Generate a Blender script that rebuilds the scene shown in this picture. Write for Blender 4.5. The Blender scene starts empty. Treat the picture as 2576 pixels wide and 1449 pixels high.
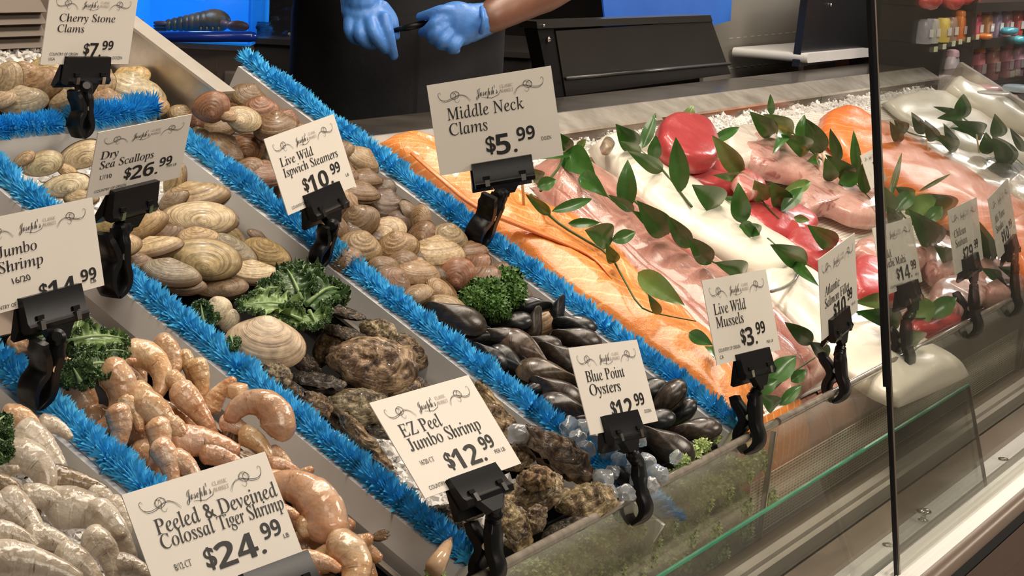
import bpy, bmesh, math, random
from mathutils import Vector, Matrix, noise as mnoise
C = bpy.context.scene
COL = C.collection
rnd = random.Random(7)
PI = math.pi
# ------------------------------------------------------------------ camera
FW, FH, FPX = 2576.0, 1449.0, 4965.2
cX = Vector((0.48539657, -0.13483238, 0.8638347))      # counter axis, tray axis and tray normal seen from the camera
cV = Vector((-0.75322579, -0.56613335, 0.334879))      # (x right, y down, z forward)
cN = Vector((0.4438931, -0.81321169, -0.37635841))
SL = math.radians(27)                                   # the display slopes towards the customer
CS, SN = math.cos(SL), math.sin(SL)
cU = cN*CS + cV*SN
cY = cV*CS - cN*SN
ROW = Matrix((cX, cY, cU))                              # camera-frame vector -> world
Z0 = 0.95                                               # height of the middle of the display
def rayc(px, py): return Vector(((px-FW/2)/FPX, (py-FH/2)/FPX, 1.0))
CAMP = ROW @ (-(rayc(950, 620)*2.6)) + Vector((0, 0, Z0))
def T(u, v, n=0.0): return Vector((u, v*CS - n*SN, Z0 + v*SN + n*CS))    # tray coordinates -> world
TN = Vector((0, -SN, CS)); TV = Vector((0, CS, SN)); TX = Vector((1, 0, 0))
def RD(px, py): return ROW @ rayc(px, py)
def P(px, py, n=0.0):
    d = RD(px, py); o = T(0, 0, n)
    return CAMP + d*((o-CAMP).dot(TN)/d.dot(TN))
def PA(px, py, axis, val):
    d = RD(px, py)
    return CAMP + d*((val-CAMP[axis])/d[axis])
def PD(px, py, z): return CAMP + RD(px, py)*z           # at a distance along the view axis
def depth(p): return (ROW.transposed() @ (p-CAMP)).z
def pxm(p): return FPX/depth(p)                         # pixels per metre there
CR = ROW @ Vector((1, 0, 0)); CUP = ROW @ Vector((0, -1, 0)); CB = ROW @ Vector((0, 0, -1))
cam = bpy.data.objects.new('camera', bpy.data.cameras.new('camera'))
COL.objects.link(cam)
cam.matrix_world = Matrix(((CR.x, CUP.x, CB.x, CAMP.x), (CR.y, CUP.y, CB.y, CAMP.y), (CR.z, CUP.z, CB.z, CAMP.z), (0, 0, 0, 1)))
cam.data.sensor_width = 36.0
cam.data.lens = FPX*36.0/FW
cam.data.clip_start = 0.05
C.camera = cam
# ------------------------------------------------------------------ light
C.view_settings.view_transform = 'Standard'
C.view_settings.look = 'None'
C.view_settings.gamma = 1.0
C.view_settings.exposure = 0.0
C.view_settings.use_curve_mapping = False
world = bpy.data.worlds.new('shop_ambient')
C.world = world
world.use_nodes = True
world.node_tree.nodes['Background'].inputs[0].default_value = (1.0, 0.86, 0.72, 1)
world.node_tree.nodes['Background'].inputs[1].default_value = 0.12
def lamp(name, kind, loc, target, energy, color, size=0.3, size_y=None, spot=None):
    l = bpy.data.lights.new(name, kind)
    l.energy = energy; l.color = color
    if kind == 'AREA':
        l.shape = 'RECTANGLE'; l.size = size; l.size_y = size_y or size
    else:
        l.shadow_soft_size = size
    if kind == 'SPOT':
        l.spot_size = math.radians(spot or 60); l.spot_blend = 0.6
    o = bpy.data.objects.new(name, l); COL.objects.link(o)
    o.location = loc
    o.rotation_euler = (Vector(target)-Vector(loc)).to_track_quat('-Z', 'Y').to_euler()
    return o
lamp('ceiling_strip_light', 'AREA', (0.4, -0.45, 3.0), (0.4, -0.1, 0.9), 60, (1.0, 0.86, 0.70), 3.6, 0.5)
lamp('track_spot_light', 'SPOT', (0.2, 0.35, 2.7), (0.0, -0.1, 0.9), 60, (1.0, 0.87, 0.72), 0.06, spot=70)
lamp('track_spot_light', 'SPOT', (1.5, 0.25, 2.7), (1.2, -0.1, 0.9), 58, (1.0, 0.87, 0.72), 0.06, spot=70)
lamp('track_spot_light', 'SPOT', (2.6, 0.3, 2.7), (2.2, 0.0, 0.9), 38, (1.0, 0.87, 0.72), 0.06, spot=70)
lamp('aisle_fill_light', 'AREA', (-1.9, -2.6, 2.6), (0.2, -0.1, 0.9), 20, (1.0, 0.88, 0.74), 1.4, 1.0)
lamp('aisle_fill_light', 'AREA', (1.2, -2.3, 2.7), (0.9, -0.6, 0.6), 48, (1.0, 0.88, 0.74), 1.6, 0.6)  # added fill, no visible source; brightens the front rails and clear lip
lamp('shelf_fill_light', 'AREA', (4.0, -0.15, 1.75), (4.0, 0.25, 1.05), 26, (1.0, 0.92, 0.86), 1.6, 0.2)  # unseen lamp added to brighten the packages on the shelves
# ------------------------------------------------------------------ materials
MATS = {}
def nd(nt, typ, **kw):
    n = nt.nodes.new(typ)
    for k, v in kw.items():
        if k.startswith('i_'):
            key = k[2:]
            n.inputs[int(key) if key.isdigit() else key.replace('_', ' ')].default_value = v
        else: setattr(n, k, v)
    return n
def c4(c): return (c[0], c[1], c[2], 1.0)
def new_mat(name):
    m = bpy.data.materials.new(name); m.use_nodes = True
    nt = m.node_tree; b = nt.nodes['Principled BSDF']
    MATS[name] = m
    return m, nt, b
def ramp(nt, fac, stops):
    r = nd(nt, 'ShaderNodeValToRGB')
    e = r.color_ramp.elements
    while len(e) < len(stops): e.new(0.5)
    for el, (p, c) in zip(e, stops): el.position = p; el.color = c4(c)
    nt.links.new(fac, r.inputs[0])
    return r.outputs[0]
def mixc(nt, fac, a, b, mode='MIX'):
    m = nd(nt, 'ShaderNodeMix', data_type='RGBA', blend_type=mode)
    for s, v in ((0, fac), (6, a), (7, b)):
        if isinstance(v, (int, float)): m.inputs[s].default_value = v
        elif isinstance(v, tuple): m.inputs[s].default_value = c4(v)
        else: nt.links.new(v, m.inputs[s])
    return m.outputs[2]
def noise(nt, scale, detail=4, rough=0.55, vec=None, dist=0.0):
    n = nd(nt, 'ShaderNodeTexNoise')
    n.inputs['Scale'].default_value = scale; n.inputs['Detail'].default_value = detail
    n.inputs['Roughness'].default_value = rough; n.inputs['Distortion'].default_value = dist
    if vec is not None: nt.links.new(vec, n.inputs['Vector'])
    return n.outputs['Fac']
def coord(nt, which='Object'): return nd(nt, 'ShaderNodeTexCoord').outputs[which]
def mapping(nt, vec, scale=(1, 1, 1), loc=(0, 0, 0)):
    m = nd(nt, 'ShaderNodeMapping'); m.inputs['Scale'].default_value = scale; m.inputs['Location'].default_value = loc
    nt.links.new(vec, m.inputs[0]); return m.outputs[0]
def bump(nt, b, h, strength=0.3, dist=0.002):
    n = nd(nt, 'ShaderNodeBump'); n.inputs['Strength'].default_value = strength; n.inputs['Distance'].default_value = dist
    nt.links.new(h, n.inputs['Height']); nt.links.new(n.outputs[0], b.inputs['Normal'])
def pbr(name, col, rough=0.5, metal=0.0, var=None, vscale=30, bmp=None, spec=0.5, coat=0.0, sss=0.0, trans=0.0, emit=None, vec='Object', stretch=None):
    m, nt, b = new_mat(name)
    b.inputs['Roughness'].default_value = rough; b.inputs['Metallic'].default_value = metal
    b.inputs['Specular IOR Level'].default_value = spec
    b.inputs['Coat Weight'].default_value = coat
    b.inputs['Transmission Weight'].default_value = trans
    if sss:
        b.inputs['Subsurface Weight'].default_value = sss
        b.inputs['Subsurface Radius'].default_value = (0.01, 0.006, 0.004); b.inputs['Subsurface Scale'].default_value = 1.0
    b.inputs['Base Color'].default_value = c4(col)
    v = coord(nt, vec)
    if stretch: v = mapping(nt, v, stretch)
    if var:
        f = noise(nt, vscale, 5, 0.6, v)
        nt.links.new(ramp(nt, f, [(0.3, col), (0.7, var)]), b.inputs['Base Color'])
    if bmp:
        f2 = noise(nt, bmp[0], 4, 0.6, v)
        bump(nt, b, f2, bmp[1], bmp[2] if len(bmp) > 2 else 0.002)
    if emit:
        b.inputs['Emission Color'].default_value = c4(emit[0]); b.inputs['Emission Strength'].default_value = emit[1]
    return m
def clear_mat(name, tint=(1, 1, 1), refl=0.06, edge=0.5, rough=0.02, haze=0.0):
    """thin clear sheet: lets light straight through with a mirror film that grows at grazing angles"""
    m, nt, b = new_mat(name)
    nt.nodes.remove(b)
    out = nt.nodes['Material Output']
    tr = nd(nt, 'ShaderNodeBsdfTransparent'); tr.inputs[0].default_value = c4(tint)
    gl = nd(nt, 'ShaderNodeBsdfGlossy'); gl.inputs['Roughness'].default_value = rough
    fr = nd(nt, 'ShaderNodeLayerWeight'); fr.inputs[0].default_value = 0.25
    mr = nd(nt, 'ShaderNodeMapRange'); mr.inputs[3].default_value = refl; mr.inputs[4].default_value = edge
    nt.links.new(fr.outputs['Fresnel'], mr.inputs[0])
    mx = nd(nt, 'ShaderNodeMixShader')
    nt.links.new(mr.outputs[0], mx.inputs[0]); nt.links.new(tr.outputs[0], mx.inputs[1]); nt.links.new(gl.outputs[0], mx.inputs[2])
    res = mx.outputs[0]
    if haze:
        df = nd(nt, 'ShaderNodeBsdfDiffuse'); df.inputs[0].default_value = (0.78, 0.74, 0.66, 1)
        m2 = nd(nt, 'ShaderNodeMixShader')
        f = ramp(nt, noise(nt, 5, 4, 0.6, coord(nt, 'Object')), [(0.3, (haze*.6,)*3), (0.7, (haze*1.4,)*3)])
        nt.links.new(f, m2.inputs[0]); nt.links.new(res, m2.inputs[1]); nt.links.new(df.outputs[0], m2.inputs[2]); res = m2.outputs[0]
    nt.links.new(res, out.inputs[0])
    return m
# ------------------------------------------------------------------ mesh building
class MB:
    def __init__(s): s.v = []; s.f = []; s.uv = []; s.mi = []
    def vert(s, p, uv=(0, 0)):
        s.v.append(Vector(p)); s.uv.append(uv); return len(s.v)-1
    def face(s, idx, mi=0): s.f.append(tuple(idx)); s.mi.append(mi)
    def grid(s, rows, uvs=None, closed=False, mi=0, cap0=False, cap1=False):
        base = len(s.v); nr = len(rows); nc = len(rows[0])
        for i, r in enumerate(rows):
            for j, p in enumerate(r):
                s.vert(p, uvs[i][j] if uvs else (i/max(1, nr-1), j/max(1, nc-1)))
        for i in range(nr-1):
            for j in range(nc if closed else nc-1):
                a = base+i*nc+j; b_ = base+i*nc+(j+1) % nc
                s.face((a, b_, b_+nc, a+nc), mi)
        if cap0: s.face([base+j for j in range(nc)][::-1], mi)
        if cap1: s.face([base+(nr-1)*nc+j for j in range(nc)], mi)
    def box(s, c, sx, sy, sz, ax=None, mi=0):
        ax = ax or (Vector((1, 0, 0)), Vector((0, 1, 0)), Vector((0, 0, 1)))
        c = Vector(c); ids = []
        for k in range(8):
            ids.append(s.vert(c + ax[0]*(sx/2*(1 if k & 1 else -1)) + ax[1]*(sy/2*(1 if k & 2 else -1)) + ax[2]*(sz/2*(1 if k & 4 else -1))))
        for q in ((0, 2, 3, 1), (4, 5, 7, 6), (0, 1, 5, 4), (2, 6, 7, 3), (0, 4, 6, 2), (1, 3, 7, 5)): s.face([ids[i] for i in q], mi)
    def prism(s, pts, a, b, mi=0, caps=True):
        """closed loop of points given by pts (list of Vectors), swept from offset a to offset b (Vectors)"""
        n = len(pts); i0 = [s.vert(Vector(p)+a) for p in pts]; i1 = [s.vert(Vector(p)+b) for p in pts]
        for j in range(n):
            k = (j+1) % n; s.face((i0[j], i0[k], i1[k], i1[j]), mi)
        if caps: s.face(i0[::-1], mi); s.face(i1, mi)
    def tube(s, pts, rad, seg=10, mi=0, caps=True, flat=1.0, up=None):
        pts = [Vector(p) for p in pts]; rows = []
        if not isinstance(rad, (list, tuple)): rad = [rad]*len(pts)
        ref = up or Vector((0.13, 0.21, 0.97))
        prev = None
        for i, p in enumerate(pts):
            t = (pts[min(i+1, len(pts)-1)]-pts[max(i-1, 0)]).normalized()
            if prev is None:
                a = t.cross(ref)
                if a.length < 1e-4: a = t.cross(Vector((1, 0, 0)))
                a.normalize()
            else:
                a = prev - t*prev.dot(t); a.normalize()
            prev = a; b_ = t.cross(a)
            rows.append([p + a*(rad[i]*math.cos(2*PI*j/seg)) + b_*(rad[i]*flat*math.sin(2*PI*j/seg)) for j in range(seg)])
        s.grid(rows, closed=True, mi=mi, cap0=caps, cap1=caps)
    def lathe(s, c, axis, prof, seg=20, mi=0):
        axis = Vector(axis).normalized(); a = axis.orthogonal().normalized(); b_ = axis.cross(a)
        rows = [[Vector(c)+axis*h + a*(r*math.cos(2*PI*j/seg)) + b_*(r*math.sin(2*PI*j/seg)) for j in range(seg)] for r, h in prof]
        s.grid(rows, closed=True, mi=mi, cap0=True, cap1=True)
    def ball(s, c, r, seg=12, rings=8, sc=(1, 1, 1), ax=None, fn=None, mi=0):
        ax = ax or (Vector((1, 0, 0)), Vector((0, 1, 0)), Vector((0, 0, 1)))
        rows = []
        for i in range(rings+1):
            ph = -PI/2+PI*i/rings; row = []
            for j in range(seg):
                th = 2*PI*j/seg
                d = Vector((math.cos(ph)*math.cos(th), math.cos(ph)*math.sin(th), math.sin(ph)))
                k = fn(d) if fn else 1.0
                row.append(Vector(c)+(ax[0]*d.x*sc[0]+ax[1]*d.y*sc[1]+ax[2]*d.z*sc[2])*(r*k))
            rows.append(row)
        s.grid(rows, closed=True, mi=mi)
    def mesh(s, name, mats, smooth=True, origin=None, recalc=True):
        me = bpy.data.meshes.new(name)
        o = origin or Vector((0, 0, 0))
        me.from_pydata([v-o for v in s.v], [], s.f)
        uvl = me.uv_layers.new(name='UVMap')
        for l in me.loops: uvl.data[l.index].uv = s.uv[l.vertex_index]
        if recalc:
            bm = bmesh.new(); bm.from_mesh(me); bmesh.ops.recalc_face_normals(bm, faces=bm.faces); bm.to_mesh(me); bm.free()
        for m in (mats if isinstance(mats, (list, tuple)) else [mats]): me.materials.append(m)
        for p, mi in zip(me.polygons, s.mi): p.use_smooth = smooth; p.material_index = mi
        me.update()
        return me
    def centre(s):
        n = len(s.v); xs = [v.x for v in s.v]; ys = [v.y for v in s.v]; zs = [v.z for v in s.v]
        return Vector(((min(xs)+max(xs))/2, (min(ys)+max(ys))/2, min(zs)))
def sharp(me, ang=35):
    me.set_sharp_from_angle(angle=math.radians(ang))
def link(name, data, parent=None, M=None):
    o = bpy.data.objects.new(name, data); COL.objects.link(o)
    if parent is not None: o.parent = parent
    if M is not None: o.matrix_basis = M
    return o
def tag(o, label, cat, group=None):
    if label: o['label'] = label
    o['category'] = cat
    if group: o['group'] = group
    return o
def thing(name, label, cat, M=None, group=None):
    o = bpy.data.objects.new(name, None); COL.objects.link(o)
    o.empty_display_size = 0.02
    if isinstance(M, Vector): o.location = M
    elif M is not None: o.matrix_basis = M
    return tag(o, label, cat, group)
def whole(name, mb, mats, label, cat, group=None, smooth=True, sh=None):
    """a thing that is one mesh, built in world coordinates"""
    c = mb.centre(); me = mb.mesh(name, mats, smooth, c)
    if sh: sharp(me, sh)
    o = link(name, me); o.location = c
    return tag(o, label, cat, group)
def part(name, mb, mats, parent, smooth=True, sh=None, label=None):
    """a part built in world coordinates under an Empty that has only a location"""
    base = parent.location.copy() if parent.parent is None else parent.parent.location.copy()+parent.location
    me = mb.mesh(name, mats, smooth, base)
    if sh: sharp(me, sh)
    o = link(name, me, parent)
    if label: o['label'] = label
    return o
def struct(name, mb, mats, smooth=False, sh=None):
    me = mb.mesh(name, mats, smooth)
    if sh: sharp(me, sh)
    o = link(name, me); o['kind'] = 'structure'
    return o
def frame(origin, ex, ez):
    ez = ez.normalized(); ex = (ex-ez*ex.dot(ez)).normalized(); ey = ez.cross(ex)
    return Matrix(((ex.x, ey.x, ez.x, origin.x), (ex.y, ey.y, ez.y, origin.y), (ex.z, ey.z, ez.z, origin.z), (0, 0, 0, 1)))
def pose(p, rot, tilt, roll=0.0):
    """long axis drawn at angle rot (deg) as seen from the customer, flat side turned tilt degrees away from the customer"""
    back = (CAMP-p).normalized()
    r = (CR-back*CR.dot(back)).normalized(); u = back.cross(r)
    a = math.radians(rot); ex = r*math.cos(a)+u*math.sin(a); ey = back.cross(ex)
    if ey.z < 0: ey = -ey
    t = math.radians(tilt); ez = back*math.cos(t)+ey*math.sin(t)
    if roll: ex = ex*math.cos(math.radians(roll))+back*math.sin(math.radians(roll))
    return frame(p, ex, ez)
def scaled(M, s): return M @ Matrix.Diagonal((s, s, s, 1)) if isinstance(s, (int, float)) else M @ Matrix.Diagonal((s[0], s[1], s[2], 1))
ORD = ['nearest the back', 'second from the back', 'third from the back', 'fourth from the back', 'fifth from the back', 'sixth from the back', 'seventh from the back', 'eighth from the back', 'ninth from the back', 'tenth from the back', 'eleventh from the back', 'twelfth from the back', 'thirteenth from the back', 'fourteenth from the back', 'fifteenth from the back', 'sixteenth from the back', 'seventeenth from the back', 'eighteenth from the back', 'nineteenth from the back', 'twentieth from the back']
ORD += [w+' from the back' for w in ('twenty-first', 'twenty-second', 'twenty-third', 'twenty-fourth', 'twenty-fifth', 'twenty-sixth', 'twenty-seventh', 'twenty-eighth', 'twenty-ninth', 'thirtieth')]
def lerp(a, b, t): return a+(b-a)*t
def pline(pts, t):
    """point at fraction t along a polyline (by length)"""
    L = [(pts[i+1]-pts[i]).length for i in range(len(pts)-1)]; s = t*sum(L)
    for i, l in enumerate(L):
        if s <= l or i == len(L)-1: return pts[i].lerp(pts[i+1], s/l if l else 0)
        s -= l
def smoothline(pts, n):
    """Catmull-Rom through points, n samples"""
    pts = [Vector(p) for p in pts]; q = [pts[0]*2-pts[1]]+pts+[pts[-1]*2-pts[-2]]; out = []
    m = len(pts)-1
    for k in range(n):
        x = k/(n-1)*m; i = min(int(x), m-1); t = x-i
        a, b, c, d = q[i], q[i+1], q[i+2], q[i+3]
        out.append(0.5*((2*b)+(c-a)*t+(2*a-5*b+4*c-d)*t*t+(3*b-a-3*c+d)*t**3))
    return out
# ------------------------------------------------------------------ materials of the setting
steel = pbr('brushed_steel', (0.50, 0.44, 0.38), 0.34, 0.85, (0.62, 0.56, 0.48), 9, (60, 0.12, 0.001), stretch=(1, 6, 6))
steel_worn_sheen = pbr('worn_sheen_steel', (0.44, 0.40, 0.34), 0.22, 0.5, (0.80, 0.75, 0.68), 14, (40, 0.25, 0.002))  # paler base carries the ledge bevel's bright reflection as painted colour
steel_dark = pbr('dull_steel', (0.24, 0.19, 0.155), 0.38, 0.7, (0.34, 0.27, 0.22), 6, (50, 0.1, 0.001))
alum = pbr('aluminium_rail', (0.90, 0.88, 0.84), 0.36, 0.25, (0.82, 0.80, 0.76), 5, stretch=(0.3, 60, 10))
alum_dull = pbr('dull_aluminium', (0.66, 0.60, 0.54), 0.4, 0.25, (0.74, 0.68, 0.61), 8)
black_pl = pbr('black_plastic', (0.006, 0.006, 0.007), 0.33, 0.0, None, spec=0.3, bmp=(90, 0.03))
black_dull = pbr('black_dull', (0.005, 0.0045, 0.0045), 0.85, spec=0.2)
white_board = pbr('white_polyethylene', (0.80, 0.79, 0.77), 0.35, 0, (0.72, 0.71, 0.70), 12)
body_paint = pbr('case_body_paint', (0.20, 0.14, 0.115), 0.35, 0.1, (0.23, 0.165, 0.135), 4)
wall_dark = pbr('dark_wall_paint', (0.013, 0.011, 0.010), 0.6, 0, (0.022, 0.018, 0.016), 3)
floor_m = pbr('dark_floor_tile', (0.06, 0.045, 0.038), 0.4, 0, (0.08, 0.06, 0.05), 5)
green_edge = pbr('green_glass_edge', (0.03, 0.22, 0.13), 0.15, 0, (0.12, 0.36, 0.22), 6, stretch=(1, 8, 8))
clear_ac = clear_mat('clear_acrylic', (0.93, 0.93, 0.88), 0.06, 0.45, 0.08, 0.05)
clear_gl = clear_mat('clear_glass', (0.96, 0.97, 0.95), 0.03, 0.45, 0.01, 0.012)
edge_ac = pbr('polished_acrylic_edge', (0.34, 0.30, 0.25), 0.10, 0, (0.20, 0.17, 0.14), 18, spec=0.8, coat=0.5, stretch=(3, 1, 1))
# ------------------------------------------------------------------ room shell
mb = MB(); mb.box((2.5, 0.0, -0.05), 14, 9, 0.1); struct('floor', mb, floor_m)
mb = MB(); mb.box((2.5, 3.05, 1.5), 14, 0.1, 3.0); struct('wall_back', mb, wall_dark)
mb = MB(); mb.box((9.0, 0, 1.5), 0.1, 9, 3.0); struct('wall_right', mb, wall_dark)
mb = MB(); mb.box((2.5, 0, 3.15), 14, 9, 0.1); struct('ceiling', mb, pbr('ceiling_paint', (0.12, 0.10, 0.09), 0.8))
# ------------------------------------------------------------------ refrigerated case
def bar_x(mb, y0, y1, z0, z1, x0=-1.3, x1=3.12, mi=0):
    mb.box(((x0+x1)/2, (y0+y1)/2, (z0+z1)/2), x1-x0, abs(y1-y0), z1-z0, mi=mi)
case = thing('display_case', 'long stainless refrigerated seafood case with sloping display and aluminium front rails', 'display case', Vector((0.9, -0.3, 0)))
mb = MB(); bar_x(mb, -0.725, 0.40, 0.02, 0.50); part('cabinet_body', mb, body_paint, case, False)
mb = MB(); bar_x(mb, -0.728, -0.712, 0.50, 0.556); part('front_panel', mb, body_paint, case, False)
mb = MB()                                                                     # rails, front to back
prof = [(-0.7125, 0.50), (-0.7125, 0.552), (-0.707, 0.560), (-0.697, 0.563), (-0.687, 0.5605), (-0.682, 0.556), (-0.682, 0.50)]
mb.prism([Vector((0, y, z)) for y, z in prof], Vector((-1.3, 0, 0)), Vector((3.12, 0, 0))); part('rounded_rail', mb, pbr('bronze_metal', (0.34, 0.27, 0.21), 0.3, 0.6, (0.30, 0.22, 0.18), 3, stretch=(0.4, 4, 4)), case, True, 40)
mb = MB(); bar_x(mb, -0.7275, -0.713, 0.553, 0.559); part('black_gasket', mb, black_dull, case, False)
mb = MB()
prof = [(-0.6815, 0.50), (-0.6815, 0.562), (-0.661, 0.5635), (-0.659, 0.560), (-0.655, 0.562), (-0.652, 0.558), (-0.647, 0.562), (-0.644, 0.558), (-0.640, 0.5625), (-0.6325, 0.5625), (-0.6315, 0.556), (-0.6315, 0.50)]
mb.prism([Vector((0, y, z)) for y, z in prof], Vector((-1.3, 0, 0)), Vector((3.12, 0, 0))); part('grooved_rail', mb, alum, case, False)
mb = MB(); bar_x(mb, -0.6315, -0.6185, 0.50, 0.545); part('glass_channel', mb, black_dull, case, False)
mb = MB(); bar_x(mb, -0.6185, -0.590, 0.50, 0.5635); r = part('screw_rail', mb, alum, case, False)
for px, py in ((2235, 1371), (2524, 1155)):
    s = MB(); q = PA(px, py, 2, 0.564); s.lathe(q, (0, 0, 1), [(0.0085, 0), (0.0085, 0.0012), (0.005, 0.0022), (0.001, 0.0024)], 16); part('screw', s, pbr('screw_steel', (0.25, 0.22, 0.2), 0.25, 0.9) if 'screw_steel' not in MATS else MATS['screw_steel'], case)
s = MB(); q = PA(2322, 1310, 2, 0.564)
s.lathe(q, (0, 0, 1), [(0.008, 0), (0.008, 0.002), (0.004, 0.003), (0.004, 0.010), (0.011, 0.0125), (0.0115, 0.0145), (0.008, 0.017), (0.001, 0.0175)], 18); part('thumb_screw', s, pbr('polished_steel', (0.75, 0.72, 0.68), 0.12, 1.0), case)
mb = MB(); bar_x(mb, -0.590, -0.532, 0.50, 0.559); part('drip_deck', mb, pbr('reflecting_steel', (0.46, 0.38, 0.31), 0.2, 0.45, (0.38, 0.31, 0.26), 2, stretch=(1, 3, 3)), case, False)
mb = MB(); bar_x(mb, -0.532, -0.488, 0.50, 0.528); part('air_slot', mb, black_dull, case, False)
for i, (a, b) in enumerate(((-1.2, 0.085), (0.10, 1.9), (1.915, 3.1))):
    s = MB(); bar_x(s, -0.503, -0.493, 0.535, 0.559, a, b); part('grille_bar', s, alum_dull, case, False)
for i, (a, b) in enumerate(((-1.3, 0.049), (0.052, 2.1), (2.103, 3.12))):
    s = MB(); bar_x(s, -0.488, -0.472, 0.50, 0.562, a, b); part('grille_edge', s, alum_dull, case, False)
mb = MB(); bar_x(mb, -0.472, -0.36, 0.50, 0.552); part('inner_deck', mb, MATS['reflecting_steel'], case, False)
# sloping bed under the fish and the trays
mb = MB()
mb.prism([T(0, -0.47, -0.11), T(0, -0.47, -0.055), T(0, 0.235, -0.055), T(0, 0.235, -0.11)], Vector((0.262, 0, 0)), Vector((3.08, 0, 0))); part('fish_bed', mb, steel_dark, case, False)
mb = MB()
mb.prism([T(0, -0.47, -0.13), T(0, -0.47, -0.105), T(0, 0.80, -0.105), T(0, 0.80, -0.13)], Vector((-1.3, 0, 0)), Vector((0.262, 0, 0))); part('tray_bed', mb, steel_dark, case, False)
mb = MB(); mb.box((-0.5, 0.62, 0.75), 1.5, 0.03, 0.9); part('rear_support', mb, steel_dark, case, False)
# raised sill and ledge behind the fish
ledge_m = pbr('ledge_steel', (0.17, 0.145, 0.12), 0.22, 0.8, (0.34, 0.30, 0.26), 9, (30, 0.15, 0.001))
def sill(x0, x1):
    mb = MB()
    mb.prism([Vector((0, y, z)) for y, z in [(0.203, 0.90), (0.203, 1.019), (0.2045, 1.019), (0.25, 1.041), (0.41, 1.0435), (0.41, 0.90)]], Vector((x0, 0, 0)), Vector((x1, 0, 0)))
    part('ledge', mb, ledge_m, case, False)
    mb = MB()
    mb.prism([Vector((0, y, z)) for y, z in [(0.2015, 1.017), (0.2015, 1.022), (0.2495, 1.0455), (0.256, 1.0455), (0.256, 1.0425), (0.25, 1.0415), (0.2045, 1.0195)]], Vector((x0, 0, 0)), Vector((x1, 0, 0)))
    part('ledge_bevel', mb, steel_worn_sheen, case, False)
sill(0.30, 2.20); sill(2.204, 3.12)
mb = MB(); mb.box((3.10, -0.13, 0.875), 0.03, 0.66, 0.10, (Vector((1, 0, 0)), TV, TN)); part('end_panel', mb, steel_worn_sheen, case, False)
for x0 in (2.32, 2.62, 2.92):                                                # slots stamped into the riser
    s = MB(); s.box((x0, 0.2025, 0.995), 0.13, 0.004, 0.022); part('riser_slot', s, steel_dark, case, False)
# partition beside the large clams
a0, a1 = P(334, 68, 0.05), P(545, 241, 0.05); b0, b1 = P(343, 41, 0.05), P(640, 283, 0.05)
mb = MB()
ua, ub = -0.032, 0.004
mb.prism([T(ua, 0.300, 0.05), T(ub, 0.300, 0.05), T(ub, 0.300, -0.10), T(ua, 0.300, -0.10)], Vector((0, 0, 0)), TV*0.36)
t = thing('steel_partition', 'brushed steel partition with flat top running beside the large clams', 'partition', T(-0.014, 0.4, -0.12))
part('partition_wall', mb, steel, t, False)
mb = MB(); mb.prism([T(ua-0.003, 0.297, 0.051), T(ub-0.002, 0.297, 0.051), T(ub-0.002, 0.297, 0.055), T(ua-0.003, 0.297, 0.055)], Vector((0, 0, 0)), TV*0.365)
part('top_flange', mb, pbr('satin_flange', (0.70, 0.65, 0.58), 0.4, 0.5, (0.58, 0.54, 0.48), 22), t, False)
# steel back of the large clam bay, with louvres
t = thing('louvred_panel', 'brown steel louvred back panel behind the ice at upper left', 'panel', T(-0.36, 0.56, -0.1))
mb = MB(); mb.box(T(-0.45, 0.568, 0.05), 0.82, 0.012, 0.36, (TX, Vector((0, 1, 0)), Vector((0, 0, 1)))); part('sheet', mb, steel_dark, t, False)
for k in range(4):
    for x0 in (0, 1):
        s = MB(); c = PA(38-150*x0, 14+30*k, 1, T(0, 0.560, 0.05).y-0.012)
        s.prism([c+Vector((0, 0.004, 0.012)), c+Vector((0, -0.012, -0.008)), c+Vector((0, 0.004, -0.012))], Vector((-0.048, 0, 0)), Vector((0.048, 0, 0)))
        part('louvre', s, MATS.get('louvre_steel') or pbr('louvre_steel', (0.13, 0.105, 0.085), 0.45, 0.4), t, True, 40)
# ------------------------------------------------------------------ front lip, low glass, tall glass
def lip(x0, x1, label):
    t = thing('clear_lip_panel', label, 'acrylic panel', Vector(((x0+x1)/2, -0.44, 0.552)), 'clear panels along the front of the display')
    mb = MB(); mb.box(((x0+x1)/2, -0.4405, 0.634), x1-x0, 0.007, 0.163, (TX, Vector((0, 1, 0.06)).normalized(), Vector((0, -0.06, 1)).normalized()))
    part('sheet', mb, clear_ac, t, False)
    mb = MB(); mb.tube([Vector((x0, -0.4460, 0.720)), Vector((x1, -0.4460, 0.720))], 0.0058, 10); part('polished_rim', mb, edge_ac, t, True, 60)
    mb = MB(); mb.box((x1-0.001, -0.441, 0.630), 0.003, 0.008, 0.156, (TX, Vector((0, 1, 0.06)).normalized(), Vector((0, -0.06, 1)).normalized())); part('end_edge', mb, edge_ac, t, False)
lip(-1.05, 0.336, 'long clear acrylic lip in front of the shellfish trays')
lip(0.345, 1.70, 'clear acrylic lip panel in front of the fish fillets')
lip(1.705, 3.05, 'clear acrylic lip panel at the far end of the fish')
ga = Vector((0, -0.0490, 0.151)).normalized()
t = thing('low_glass_pane', 'low leaning glass pane with green top edge above the aluminium rail', 'glass pane', Vector((0.2, -0.63, 0.546)))
az = (Vector((0, -0.584, 0.711))-Vector((0, -0.6295, 0.549)))
gx0, gx1 = -0.75, 0.797
pn = az.normalized().cross(TX)
def pane(mb, x0, x1, b, top, th):
    ax = (top-b); n = TX.cross(ax).normalized()
    mb.box((b+top)/2+Vector(((x0+x1)/2, 0, 0)), x1-x0, th, ax.length, (TX, n, ax.normalized()))
mb = MB(); pane(mb, gx0, gx1, Vector((0, -0.6295, 0.549)), Vector((0, -0.584, 0.711)), 0.005); part('sheet', mb, clear_gl, t, False)
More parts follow.
